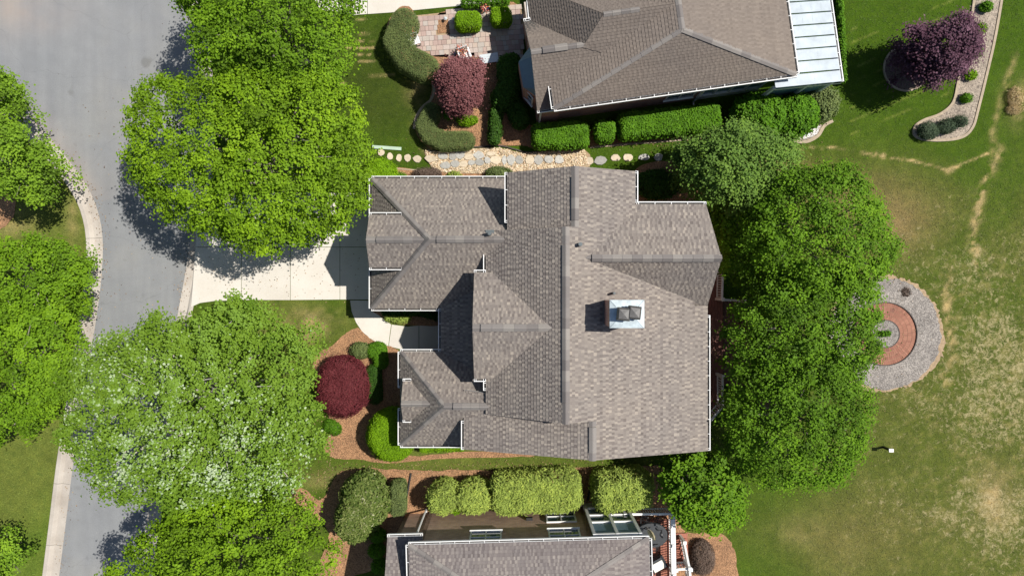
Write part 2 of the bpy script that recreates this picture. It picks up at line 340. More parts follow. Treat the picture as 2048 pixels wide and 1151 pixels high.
def m_brick(name, c1, c2):
    m, nt, b = mat(name); g = geo_pos(nt); s = N(nt, 'ShaderNodeSeparateXYZ'); nt.links.new(g, s.inputs[0])
    ad = N(nt, 'ShaderNodeMath', operation='ADD'); nt.links.new(s.outputs[0], ad.inputs[0]); nt.links.new(s.outputs[1], ad.inputs[1])
    cb = N(nt, 'ShaderNodeCombineXYZ'); nt.links.new(ad.outputs[0], cb.inputs[0]); nt.links.new(s.outputs[2], cb.inputs[1])
    br = N(nt, 'ShaderNodeTexBrick'); br.inputs['Scale'].default_value = 1.0; br.inputs['Brick Width'].default_value = 0.21; br.inputs['Row Height'].default_value = 0.075
    br.inputs['Mortar Size'].default_value = 0.008; br.inputs['Color1'].default_value = (*c1, 1); br.inputs['Color2'].default_value = (*c2, 1); br.inputs['Mortar'].default_value = (0.42, 0.37, 0.32, 1)
    nt.links.new(cb.outputs[0], br.inputs['Vector']); n = noise(nt, 2.5, 5, 0.7, vec=g); r = ramp(nt, [(0.3, (0.75,) * 3), (0.7, (1.2,) * 3)]); nt.links.new(n.outputs[0], r.inputs[0])
    nt.links.new(mixc(nt, br.outputs[0], r.outputs[0], 1.0, 'MULTIPLY'), b.inputs['Base Color']); b.inputs['Roughness'].default_value = 0.9; bump(nt, br.outputs['Fac'], b, -0.4, 0.01); return m
M['brick'] = m_brick('red_brick', (0.45, 0.22, 0.15), (0.36, 0.165, 0.115))
M['brick2'] = m_brick('tan_brick', (0.56, 0.35, 0.235), (0.44, 0.25, 0.16))

# ------------------------------------------------------------------ bulk mesh from arrays
def quad_mesh(name, Q, m, tint=None, col=None):
    """Q (n,4,3)"""
    n = len(Q); me = bpy.data.meshes.new(name)
    me.vertices.add(n * 4); me.vertices.foreach_set('co', np.ascontiguousarray(Q, np.float32).ravel())
    me.loops.add(n * 4); me.loops.foreach_set('vertex_index', np.arange(n * 4, dtype=np.int32))
    me.polygons.add(n); me.polygons.foreach_set('loop_start', np.arange(0, n * 4, 4, dtype=np.int32))
    if tint is not None:
        a = me.attributes.new('tint', 'FLOAT', 'FACE'); a.data.foreach_set('value', np.clip(tint, 0, 1).astype(np.float32))
    if col is not None:
        a = me.attributes.new('col', 'FLOAT_COLOR', 'FACE'); a.data.foreach_set('color', np.c_[col, np.ones(n)].astype(np.float32).ravel())
    me.materials.append(m); me.update(calc_edges=True); return me
def leaves(pos, nrm, size, aspect=0.75, fold=0.25, rng=RNG):
    """kite shaped folded leaves at pos, facing nrm"""
    n = len(pos); nrm = nrm / (np.linalg.norm(nrm, axis=1, keepdims=True) + 1e-9)
    a = rng.normal(size=(n, 3)); a -= (a * nrm).sum(1, keepdims=True) * nrm; a /= np.linalg.norm(a, axis=1, keepdims=True) + 1e-9
    b = np.cross(nrm, a); s = np.asarray(size).reshape(-1, 1) * np.ones((n, 1))
    tip = pos + a * s * 0.55; base = pos - a * s * 0.45; up = nrm * s * fold * 0.5
    l = pos + b * s * 0.5 * aspect + up; r = pos - b * s * 0.5 * aspect + up
    return np.stack([base, r, tip, l], 1)

# ------------------------------------------------------------------ lawn, road, kerbs, beds
LEFT_KERB = [(-160, 185), (-60, 192), (20, 228), (72, 272), (118, 325), (150, 368), (173, 412), (186, 470), (185, 540), (176, 620), (160, 720), (143, 830), (127, 930), (112, 1050), (98, 1160), (84, 1260)]
RIGHT_KERB = [(360, -110), (385, 0), (405, 100), (414, 200), (414, 300), (407, 400), (395, 480), (384, 550), (371, 620), (357, 700), (343, 800), (328, 900), (313, 1000), (298, 1100), (284, 1200), (276, 1260)]
lk = spline(PP(LEFT_KERB), 8, False); rk = spline(PP(RIGHT_KERB), 8, False)
def offset(path, d):
    t = np.gradient(path, axis=0); t /= np.linalg.norm(t, axis=1, keepdims=True)
    return path + np.c_[t[:, 1], -t[:, 0]] * d            # + = to the right of travel
# travel is downwards (-y): right of travel is -x
road_poly = np.vstack([[P(-700, 170)[:2], P(-700, -500)[:2], P(340, -500)[:2]], offset(rk, 0.35), offset(lk, -0.35)[::-1]])
under_road = np.vstack([[P(-700, 200)[:2], P(-700, -500)[:2], P(340, -500)[:2]], offset(rk, -0.22), offset(lk, 0.22)[::-1]])

def lawn_colour(x, y, want=False):
    """albedo of the turf: lush, yellowed and bare places, as they grow"""
    px = CX + x * F / H; py = CY - y * F / H
    n1 = fbm(x, y, 2.6, 1); n2 = fbm(x, y, 0.55, 9); n3 = fbm(x, y, 6.0, 4); n4 = fbm(x, y, 0.24, 21, 3)
    g = lambda cx, cy, rx, ry: np.exp(-((px - cx) / rx) ** 2 - ((py - cy) / ry) ** 2)
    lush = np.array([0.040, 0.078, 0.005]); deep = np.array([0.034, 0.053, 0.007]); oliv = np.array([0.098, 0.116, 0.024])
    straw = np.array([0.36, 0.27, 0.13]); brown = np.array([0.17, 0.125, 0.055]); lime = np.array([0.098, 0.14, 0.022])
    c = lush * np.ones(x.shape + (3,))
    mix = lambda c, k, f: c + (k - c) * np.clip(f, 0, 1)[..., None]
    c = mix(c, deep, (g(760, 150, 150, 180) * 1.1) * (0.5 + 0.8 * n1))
    c = mix(c, lime, (px < 300) * 0.75 * (0.4 + 0.9 * n1))
    c = mix(c, oliv, (px < 300) * np.clip((n3 - 0.45) * 4, 0, 0.7))
    c = mix(c, oliv, ((px > 380) & (px < 830) & (py > 560)) * np.clip(n1 * 1.5 - 0.35, 0, 0.8))
    c = mix(c, oliv, ((px > 830) & (px < 1450) & (py > 850)) * np.clip(n1 * 1.5 - 0.25, 0, 0.9))
    east = 1 / (1 + np.exp(-(px - 1640) / 40)) * 1 / (1 + np.exp(-(py - 370) / 45))
    c = mix(c, brown * 0.85 + oliv * 0.15, east * np.clip((n3 - 0.42) * 4, 0, 0.30))
    c = mix(c, np.array([0.064, 0.084, 0.014]), east * .75)
    c = mix(c, brown, (g(1690, 400, 130, 60) + g(1800, 440, 70, 60) + g(1690, 1080, 200, 90) * .5) * (0.25 + 0.8 * n1) * 0.9)
    c = mix(c, brown, g(1560, 330, 60, 22) * 0.8)
    dryk = east * (0.25 + 0.8 * g(1985, 900, 130, 300) + 0.75 * g(1960, 640, 110, 160) + 0.5 * g(1870, 760, 120, 60) + 0.4 * g(2010, 1050, 100, 100))
    c = mix(c, straw, np.clip((n4 * 0.75 + n2 * .4 + n1 * 0.35 - 0.76) * 5.5, 0, 1) * np.clip(dryk, 0, 1) * 0.2)
    for pts, wd, k in (([(2000, 300), (1965, 380), (1945, 470), (1955, 520)], 9, 0.9), ([(2030, 110), (1985, 260), (1990, 320)], 7, 0.45), ([(1900, 540), (1890, 620), (1905, 700), (1880, 760)], 12, 0.75),
                       ([(1500, 312), (1540, 304), (1620, 297), (1672, 295), (1760, 312), (1830, 322), (1897, 341), (1932, 325), (1975, 307)], 2.6, 0.95), ([(1895, 341), (1905, 338)], 6, 0.95), ([(1750, 309), (1775, 313)], 5, 0.7), ([(1612, 296), (1625, 299)], 6, 0.8)):
        d = dist_polyline(px, py, pts); c = mix(c, straw, np.exp(-(d / wd) ** 2) * k * np.clip((n4 - .32) * 3.2, 0, 1) * np.clip(n2 * 2.4 - .4, 0, 1))
    for cx, cy, rx, ry, k in ((600, 655, 60, 32, 0.55), (640, 640, 40, 25, .35), (835, 180, 20, 28, 0.55), (840, 255, 14, 20, .4), (30, 445, 40, 25, 0.45), (145, 435, 14, 40, .45), (860, 300, 14, 9, .7), (2040, 205, 30, 40, .5), (1990, 990, 40, 60, .6), (1600, 1060, 60, 30, .2), (660, 960, 60, 20, .3)):
        c = mix(c, straw * 0.8, g(cx, cy, rx, ry) * k * np.clip(n2 * 2.4 - 0.3, 0, 1.2))
    for yy, x0, x1 in ((38, 690, 735), (68, 700, 752), (82, 700, 750), (96, 690, 752), (110, 712, 742), (124, 715, 752), (152, 735, 790), (166, 680, 700)):
        c = mix(c, straw, np.exp(-((py - yy + 0.02 * (px - 720)) / 1.6) ** 2) * ((px > x0) & (px < x1)) * np.clip((vnoise(x, y, 0.3, 2) - 0.35) * 3, 0, 0.8))
    for k in range(9):
        yy = 40 + k * 26; d = np.abs(py - yy + 0.42 * (px - 1750))
        c = mix(c, oliv * 1.5, np.exp(-(d / 2) ** 2) * ((px > 1700) & (px < 1940) & (py < 330)) * np.clip((vnoise(x, y, 0.5, k) - 0.45) * 2.5, 0, 0.55))
    c = c * (0.82 + 0.36 * n2)[..., None]
    dry = np.clip(east * (.42 + dryk * .55) * (.1 + 1.3 * n1) + .10 * (px < 300) + .08, 0, 1)
    return (c, dry) if want else c
xs = np.r_[-900, -300, -90, -50, np.arange(-29, 29.01, 0.11), 50, 90, 300, 900]; ys = np.r_[-900, -300, -90, -40, np.arange(-17.5, 17.51, 0.11), 40, 90, 300, 900]
GX, GY = np.meshgrid(xs, ys)
GZ = np.where(inpoly(GX, GY, under_road), -0.26, 0.0) + np.where(inpoly(GX, GY, under_road), 0, 0.02 * (fbm(GX, GY, 3.0, 2) - 0.5))
me = bpy.data.meshes.new('lawn'); nv = GX.size; me.vertices.add(nv)
me.vertices.foreach_set('co', np.stack([GX, GY, GZ], -1).astype(np.float32).ravel())
ny, nx = GX.shape; ii = np.arange(nv).reshape(ny, nx)
qf = np.stack([ii[:-1, :-1], ii[:-1, 1:], ii[1:, 1:], ii[1:, :-1]], -1).reshape(-1, 4)
me.loops.add(qf.size); me.loops.foreach_set('vertex_index', qf.astype(np.int32).ravel()); me.polygons.add(len(qf)); me.polygons.foreach_set('loop_start', np.arange(0, qf.size, 4, dtype=np.int32))
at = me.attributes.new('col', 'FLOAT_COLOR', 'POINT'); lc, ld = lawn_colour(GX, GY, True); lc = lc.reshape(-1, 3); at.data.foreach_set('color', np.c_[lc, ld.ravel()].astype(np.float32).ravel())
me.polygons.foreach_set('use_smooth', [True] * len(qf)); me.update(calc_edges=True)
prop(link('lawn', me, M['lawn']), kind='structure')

def sheet(name, pts, z, m, smooth=6, kind='structure', jitter=0.0, parent=None, skirt=0.0):
    pl = spline(PP(pts), smooth) if smooth else np.array(PP(pts))
    if jitter: pl = pl + RNG.normal(size=pl.shape) * jitter
    mb = MB(); mb.prism([tuple(p) for p in pl], z - max(skirt, 0.03), z, bottom=False)
    o = mb.build(name, m, parent); prop(o, kind=kind); return o
# road surface as a fine strip with a silt mask
def road():
    mb = bmesh.new(); vs = [mb.verts.new((p[0], p[1], -0.12)) for p in road_poly]; f = mb.faces.new(vs)
    if f.normal.z < 0: bmesh.ops.reverse_faces(mb, faces=[f])
    f.normal_update()
    if f.normal.z < 0: f.normal_flip()
    bmesh.ops.triangulate(mb, faces=mb.faces[:]); 
    for _ in range(4): bmesh.ops.subdivide_edges(mb, edges=[e for e in mb.edges if e.calc_length() > 1.2], cuts=1)
    bmesh.ops.triangulate(mb, faces=mb.faces[:])
    me = bpy.data.meshes.new('road'); mb.to_mesh(me); mb.free()
    co = np.zeros(len(me.vertices) * 3); me.vertices.foreach_get('co', co); co = co.reshape(-1, 3)
    px = CX + co[:, 0] * 40; py = CY - co[:, 1] * 40
    s = np.exp(-((px - 40) / 90) ** 2 - ((py - 10) / 45) ** 2) * .9 + 0.7 * np.exp(-(dist_polyline(co[:, 0], co[:, 1], lk) / 0.9) ** 2) * (py < 400)
    a = me.attributes.new('silt', 'FLOAT', 'POINT'); a.data.foreach_set('value', np.clip(s, 0, 1).astype(np.float32))
    prop(link('road', me, M['asphalt']), kind='structure')
road()
def kerb(name, path, side, seglen=3.1, drop=None):
    """side +1: lawn lies to the right of travel"""
    root = empty(name); prop(root, kind='structure')
    d = np.r_[0, np.cumsum(np.linalg.norm(np.diff(path, axis=0), axis=1))]; L = d[-1]; k = 0
    prof = [(-0.40, -0.115), (0.02, -0.128), (0.13, 0.012), (0.16, 0.03), (0.34, 0.032), (0.36, 0.02), (0.36, -0.25), (-0.40, -0.25)]
    while k * seglen < L - 0.2:
        t = np.linspace(k * seglen + 0.008, min(L, (k + 1) * seglen) - 0.008, 7)
        c = np.c_[np.interp(t, d, path[:, 0]), np.interp(t, d, path[:, 1])]
        tt = np.c_[np.interp(t + .05, d, path[:, 0]), np.interp(t + .05, d, path[:, 1])] - np.c_[np.interp(t - .05, d, path[:, 0]), np.interp(t - .05, d, path[:, 1])]
        tt /= np.linalg.norm(tt, axis=1, keepdims=True) + 1e-9; nr = np.c_[tt[:, 1], -tt[:, 0]] * side
        rows = []
        for q in range(len(t)):
            low = drop is not None and drop[0] < c[q, 1] < drop[1]
            rows.append([(c[q, 0] + nr[q, 0] * o, c[q, 1] + nr[q, 1] * o, (min(z, -0.1 + 0.1 * max(0, o) / 0.36) if (low and z > -0.2) else z)) for o, z in prof])
        mb = MB()
        for q in range(len(rows) - 1):
            for j in range(len(prof)):
                j2 = (j + 1) % len(prof); f = [rows[q][j], rows[q][j2], rows[q + 1][j2], rows[q + 1][j]]
                mb.face(f if side > 0 else f[::-1])
        mb.face(rows[0]); mb.face(rows[-1][::-1]); mb.build('kerb_stone', M['curb'], root); k += 1
kerb('kerb_left', lk, 1); kerb('kerb_right', rk, -1, drop=(P(0, 615)[1], P(0, 440)[1]))

# driveway of poured slabs
def slabs(name, polys, z, m, gap=0.018):
    root = empty(name); prop(root, kind='structure')
    for pl in polys:
        q = np.array(PP(pl)); c = q.mean(0); q = c + (q - c) * (1 - gap / np.linalg.norm(q - c, axis=1, keepdims=True))
        mb = MB(); mb.prism([tuple(p) for p in q], z - 0.14, z); mb.build('slab', m, root)
    return root
slabs('driveway', [[(391, 494), (483, 494), (483, 600), (430, 602), (400, 606), (382, 614), (386, 560)], [(483, 494), (581, 494), (581, 600), (483, 600)], [(581, 494), (680, 494), (680, 599), (581, 600)], [(680, 494), (762, 494), (762, 599), (680, 599)],
                   [(396, 385), (483, 385), (483, 494), (391, 494)], [(483, 385), (581, 385), (581, 494), (483, 494)], [(581, 385), (680, 385), (680, 494), (581, 494)], [(680, 385), (762, 385), (762, 494), (680, 494)]], 0.025, M['concrete'])
arcL = [(700, 600), (703, 622), (712, 645), (724, 663), (738, 676), (755, 685), (777, 692)]; arcR = [(783, 648), (771, 640), (762, 633), (755, 627), (748, 616), (746, 600)]
slabs('front_walk', [arcL + arcR, [(777, 692), (800, 698), (838, 699), (838, 650), (815, 652), (783, 648)], [(838, 699), (900, 699), (900, 646), (838, 650)]], 0.024, M['concrete'])
slabs('neighbour_driveway', [[(560, -130), (735, -130), (735, 29), (700, 32), (640, 20)], [(735, -130), (1010, -130), (1000, 5), (905, 14), (780, 26), (735, 29)]], 0.025, M['concrete'])

BED = 0
def bed(pts, m='mulch', z=None, name='mulch_bed', **k):
    global BED
    BED += 1
    return sheet(name, pts, (0.022 + 0.004 * (BED % 6)) if z is None else z, M[m], 6, **k)
bed([(632, 712), (665, 690), (690, 668), (715, 655), (735, 672), (760, 688), (800, 702), (810, 760), (808, 900), (930, 902), (1060, 902), (1060, 912), (900, 915), (780, 925), (720, 918), (670, 915), (648, 898), (660, 860), (650, 800), (625, 760)], jitter=0.02)
bed([(745, 612), (765, 634), (790, 646), (830, 650), (884, 648), (890, 610)])
bed([(560, 985), (600, 972), (640, 1000), (660, 970), (680, 945), (720, 936), (800, 938), (860, 940), (1000, 938), (1100, 935), (1260, 932), (1330, 935), (1360, 990), (1330, 1060), (900, 1060), (800, 1120), (680, 1160), (650, 1200), (600, 1200), (650, 1100), (655, 1060), (620, 1020)], jitter=0.03)
bed([(800, 335), (860, 342), (940, 340), (1015, 340), (1015, 375), (770, 375), (768, 350), (785, 338)])
bed([(862, 60), (875, 30), (905, 20), (960, 12), (1035, 10), (1035, 100), (985, 120), (1030, 150), (1060, 250), (1260, 255), (1420, 235), (1460, 270), (1420, 280), (1300, 283), (1200, 292), (1080, 298), (1050, 292), (1000, 292), (935, 295), (880, 300), (850, 290), (832, 262), (838, 225), (860, 195), (862, 165), (840, 150), (800, 130), (778, 100), (775, 50), (800, 15), (825, 20), (832, 60), (836, 95), (868, 112), (900, 60)], jitter=0.01)
bed([(1330, 1045), (1380, 1065), (1430, 1062), (1462, 1085), (1474, 1130), (1470, 1200), (1330, 1200)], jitter=0.02)
bed([(-60, 395), (10, 380), (30, 400), (22, 440), (-20, 470), (-60, 460)], jitter=0.02)
bed([(1270, 340), (1340, 322), (1400, 345), (1420, 400), (1270, 415)])
# gravel beds
NEBED = [(1952, -60), (1947, 0), (1938, 60), (1926, 120), (1915, 165), (1905, 205), (1880, 228), (1848, 240), (1830, 252), (1827, 268), (1842, 278), (1880, 281), (1922, 275), (1944, 255), (1956, 215), (1972, 150), (1988, 80), (2002, 0), (2010, -60)]
bed(NEBED, 'gravel_tan', 0.035, 'gravel_bed')
bed([(1769 + (119 + 3 * math.sin(5 * t)) * math.cos(t), 667 + (117 + 4 * math.sin(3 * t + 1)) * math.sin(t)) for t in np.linspace(0, 2 * math.pi, 26)[:-1]], 'soil', 0.035, 'soil_ring', jitter=0.05)
bed([(1769 + 111 * math.cos(t), 667 + 111 * math.sin(t)) for t in np.linspace(0, 2 * math.pi, 20)[:-1]], 'gravel', 0.055, 'gravel_bed', jitter=0.03)
bed([(1812 + 44 * math.cos(t), 137 + 44 * math.sin(t)) for t in np.linspace(0, 2 * math.pi, 14)[:-1]], 'mulch_shaded', 0.045, 'gravel_bed')
bed([(1560, 262), (1600, 250), (1642, 250), (1636, 268), (1612, 280), (1585, 278)], 'gravel_tan', 0.04, 'gravel_bed')
def edging(name, pts, wpx, h, m, label, closed=False, cat='edging'):
    pl = spline(PP(pts), 6, closed); 
    if closed: pl = np.vstack([pl, pl[:1]])
    a = offset(pl, wpx / 80); b = offset(pl, -wpx / 80); mb = MB()
    for i in range(len(pl) - 1):
        mb.prism([a[i], a[i + 1], b[i + 1], b[i]], -0.05, h)
    return prop(mb.build(name, m), label, cat, 'garden edging strips')
edging('garden_edging', NEBED, 5, 0.075, M['edge_stone'], 'tan concrete edging curving round the gravel strip with small round shrubs')
edging('garden_edging', [(862, 158), (868, 180), (862, 200), (845, 215), (833, 235), (828, 258)], 5, 0.07, M['edge_stone'], 'short curved stone edging between the two clipped curved hedges')
edging('garden_edging', [(1180, 295), (1260, 288), (1340, 282), (1400, 276), (1440, 270)], 3.5, 0.06, M['edge_stone'], 'thin soil-coloured edging in front of the long brick wall hedge')
edging('garden_edging', [(860, 303), (900, 298), (960, 294), (1000, 292), (1030, 299), (1055, 305), (1090, 302), (1130, 299), (1165, 297)], 2.2, 0.09, M['steel_edge'], 'dark metal edging along the upper side of the pebble path')
edging('garden_edging', [(785, 335), (800, 338), (830, 340), (900, 343), (960, 344), (1015, 344)], 2.2, 0.06, M['edge_stone'], 'pale edging between the pebble path and the mulch by the garage roof')
edging('garden_edging', [(1558, 270), (1580, 280), (1610, 284), (1635, 272), (1648, 252), (1665, 242)], 6, 0.06, M['edge_stone'], 'tan curved edging round the pocket of white stones', False)
edging('garden_edging', [(1812 + 45 * math.cos(t), 137 + 45 * math.sin(t)) for t in np.linspace(0, 2 * math.pi, 14)[:-1]], 3, 0.07, M['edge_stone'], 'round stone edging under the purple-leaved tree', True)

# pebbles
def pebbles(name, poly, count, smin, smax, z, m, label, avoid=()):
    pl = np.array(PP(poly)); lo = pl.min(0); hi = pl.max(0); p = lo + (hi - lo) * RNG.random((count * 3, 2)); p = p[inpoly(p[:, 0], p[:, 1], pl)][:count]; n = len(p)
    s = RNG.uniform(smin, smax, (n, 3)) * np.array([1, 0.75, 0.5]); an = RNG.random(n) * 6.28
    ring = np.array([(math.cos(t), math.sin(t)) for t in np.linspace(0, 2 * math.pi, 7)[:-1]]); Q = []
    ca, sa = np.cos(an), np.sin(an)
    def pt(k, rr, zz):
        u = ring[k, 0] * rr * s[:, 0] / 2; v = ring[k, 1] * rr * s[:, 1] / 2
        return np.stack([p[:, 0] + u * ca - v * sa, p[:, 1] + u * sa + v * ca, z + zz * s[:, 2]], -1)
    for k in range(6):
        j = (k + 1) % 6; Q.append(np.stack([pt(k, 1, 0.2), pt(j, 1, 0.2), pt(j, .6, .9), pt(k, .6, .9)], 1))
    Q.append(np.stack([pt(0, .6, .9), pt(1, .6, .9), pt(2, .6, .9), pt(3, .6, .9)], 1)); Q.append(np.stack([pt(0, .6, .9), pt(3, .6, .9), pt(4, .6, .9), pt(5, .6, .9)], 1))
    t = RNG.random(n); o = link(name, quad_mesh(name, np.concatenate(Q), m, np.tile(t, 8))); return prop(o, label, 'pebbles', kind='stuff')
PATH = [(850, 300), (880, 304), (940, 298), (1000, 296), (1045, 306), (1090, 303), (1168, 299), (1178, 335), (1100, 345), (1015, 348), (900, 346), (870, 340), (858, 325)]
sheet('pebble_path', PATH, 0.05, M['soil'], 3)
pebbles('path_pebbles', PATH, 3600, 0.06, 0.13, 0.05, M['pebble'], 'cream river pebbles filling the path between the two houses')
pebbles('white_stones', [(1568, 265), (1600, 254), (1640, 253), (1632, 268), (1612, 278), (1585, 276)], 230, 0.08, 0.16, 0.045, M['white_pebble'], 'white stones in the small curved bed corner')
# flagstones
def flagstone(px, py, rx, ry, m, root, z=0.075, n=9):
    c = np.array(P(px, py)[:2]); k = RNG.uniform(0.82, 1.12, n); t0 = RNG.random() * 6
    pl = [(c[0] + rx / 40 * k[i] * math.cos(t0 + 2 * math.pi * i / n), c[1] + ry / 40 * k[i] * math.sin(t0 + 2 * math.pi * i / n)) for i in range(n)]
    inn = [(c[0] + (a - c[0]) * .93, c[1] + (b - c[1]) * .93) for a, b in pl]; mb = MB()
    for i in range(n):
        j = (i + 1) % n; mb.face([(*pl[i], z - .09), (*pl[j], z - .09), (*pl[j], z), (*pl[i], z)]); mb.face([(*pl[i], z), (*pl[j], z), (*inn[j], z + .012), (*inn[i], z + .012)])
    mb.face([(*q, z + .012) for q in inn]); return mb.build('flagstone', m, root)
fr = empty('flagstone_paving', P(1000, 320)); prop(fr, 'grey flagstones set in a row in the pebble path', 'paving')
fr.location = (0, 0, 0)
for i, (x, y, a, b) in enumerate([(862, 318, 12, 8), (886, 313, 11, 7), (905, 314, 8, 8), (921, 310, 10, 9), (938, 314, 10, 7), (958, 311, 12, 8), (891, 331, 11, 7), (910, 328, 10, 7), (927, 329, 10, 7), (943, 326, 8, 6), (960, 325, 10, 7), (975, 321, 7, 7), (991, 321, 11, 9), (1008, 321, 5, 10), (1022, 320, 9, 11), (1038, 320, 9, 9), (1059, 321, 10, 9), (1077, 320, 9, 11), (1097, 319, 10, 8), (1118, 320, 10, 9), (982, 308, 10, 5)]):
    flagstone(x, y, a, b, M['flag'] if i % 4 else M['flag_tan'], fr, z=.115)
for i, (x, y, a, b, lab) in enumerate([(763, 305, 8, 7, 'first pale stepping stone beside the bright green corner bush'), (780, 312, 6, 8, 'second pale stepping stone from the corner bush'), (798, 315, 6, 8, 'third pale stepping stone, above the mulch edge'), (815, 316, 7, 8, 'fourth pale stepping stone, left of the path end'), (835, 318, 9, 8, 'squarish stepping stone touching the start of the pebble path'),
                                       (1154, 321, 11, 9, 'broad grey stone at the right end of the pebble path'), (1178, 322, 10, 8, 'tan stone just past the right end of the pebble path'), (1200, 321, 13, 9, 'large rounded grey stepping stone in grass above the gable peak'), (1231, 316, 10, 7, 'tan stepping stone right of the large rounded one'), (1256, 315, 10, 8, 'oval tan stepping stone above the white gutter corner'), (1288, 315, 12, 7, 'squarish grey stepping stone nearest the tree shade'), (1317, 314, 9, 8, 'last sunlit stepping stone before the dark tree'), (1352, 326, 8, 6, 'small stepping stone half lost in the tree shade')]):
    o = flagstone(x, y, a, b, M['flag_tan'] if i in (0, 1, 2, 3, 4, 6, 8, 9) else M['flag'], None, z=0.05); o.name = 'stepping_stone'; prop(o, lab, 'stone', 'stepping stones')
prop(MB().__class__().build('x', M['plastic']) if False else (lambda mb: (mb.box((*P(774, 296)[:2], 0.04), (1.45, 0.16, 0.08), -0.07), mb.build('edging_board', M['plastic']))[1])(MB()), 'pale green flat board lying on the lawn above the stepping stones', 'board')

# paver patio
PATIO = [(830, 32), (905, 24), (1045, 14), (1046, 122), (960, 118), (935, 108), (905, 116), (870, 114), (832, 97)]
patio = empty('patio'); prop(patio, kind='structure')
sheetp = np.array(PP(PATIO)); mbp = MB(); mbp.prism([tuple(p) for p in sheetp], 0.0, 0.042); mbp.build('bedding_sand', M['soil'], patio)
hole = [(874, 40), (901, 38), (903, 66), (876, 68)]
pm = {}
for wv in (0.18, 0.25, 0.34):
    mb = MB(); mb.box((0, 0, 0.03), (wv - 0.012, 0.238, 0.06)); pm[wv] = mb.mesh('paver', M['paver'])
rot = math.radians(4); ca, sa = math.cos(rot), math.sin(rot); o0 = np.array(P(830, 120)[:2])
for r in range(-2, 13):
    u = -0.3 - RNG.random() * 0.3
    while u < 6.0:
        wv = [0.18, 0.25, 0.25, 0.34][RNG.integers(4)]; uc = u + wv / 2; vc = r * 0.25
        p = o0 + np.array([uc * ca - vc * sa, uc * sa + vc * ca]); u += wv
        pp = (CX + p[0] * 40, CY - p[1] * 40)
        if inpoly([pp[0]], [pp[1]], PATIO)[0] and not inpoly([pp[0]], [pp[1]], hole)[0]:
            link('paver', pm[wv], None, patio, (p[0], p[1], 0.03 + RNG.uniform(0, 0.006)), rot)
sheet('mulch_bed', hole, 0.075, M['mulch'], 0)

# brick ring with its raised gravel heart
ring = empty('brick_ring', (0, 0, 0)); prop(ring, 'round red brick ring set in the gravel circle beside the big trees', 'paving')
rc = np.array(P(1769, 667)[:2]); Q = []; T = []
mb = MB(); n = 48
for i in range(n):
    a0, a1 = 2 * math.pi * i / n, 2 * math.pi * (i + 1) / n
    q = lambda r, a, z: (rc[0] + r * math.cos(a), rc[1] + r * math.sin(a), z)
    mb.face([q(.70, a0, .058), q(1.55, a0, .058), q(1.55, a1, .058), q(.70, a1, .058)])
mb.build('mortar_bed', M['soil'], ring)
for c in range(4):
    r0 = 0.70 + c * 0.2125; nb = int(2 * math.pi * (r0 + .1) / 0.105)
    for i in range(nb):
        a0 = 2 * math.pi * i / nb + c * .3; a1 = a0 + 2 * math.pi / nb - 0.010 / (r0 + .1); z = 0.068 + RNG.uniform(0, .006)
        q = lambda r, a: (rc[0] + r * math.cos(a), rc[1] + r * math.sin(a), z)
        Q.append([q(r0 + .006, a0), q(r0 + .206, a0), q(r0 + .206, a1), q(r0 + .006, a1)]); T.append(0.55 * fbm(np.array([rc[0] + r0 * math.cos(a0)]), np.array([rc[1] + r0 * math.sin(a0)]), .5, 3)[0] * 1.2 + .35 * RNG.random())
prop(link('bricks', quad_mesh('bricks', np.array(Q), M['ringbrick'], np.array(T)), None, ring), kind='stuff')
for r, h, nm in ((1.57, 0.13, 'outer_rim'), (0.68, 0.14, 'inner_rim')):
    mb = MB(); 
    for i in range(n):
        a0, a1 = 2 * math.pi * i / n, 2 * math.pi * (i + 1) / n
        q = lambda rr, a: (rc[0] + rr * math.cos(a), rc[1] + rr * math.sin(a))
        mb.prism([q(r - .02, a0), q(r + .02, a0), q(r + .02, a1), q(r - .02, a1)], 0.0, h)
    mb.build(nm, M['steel_edge'], ring)
mb = MB(); mb.prism([(rc[0] + .665 * math.cos(2 * math.pi * i / 32), rc[1] + .665 * math.sin(2 * math.pi * i / 32)) for i in range(32)], 0.0, 0.12); mb.build('gravel_heart', M['gravel'], ring)

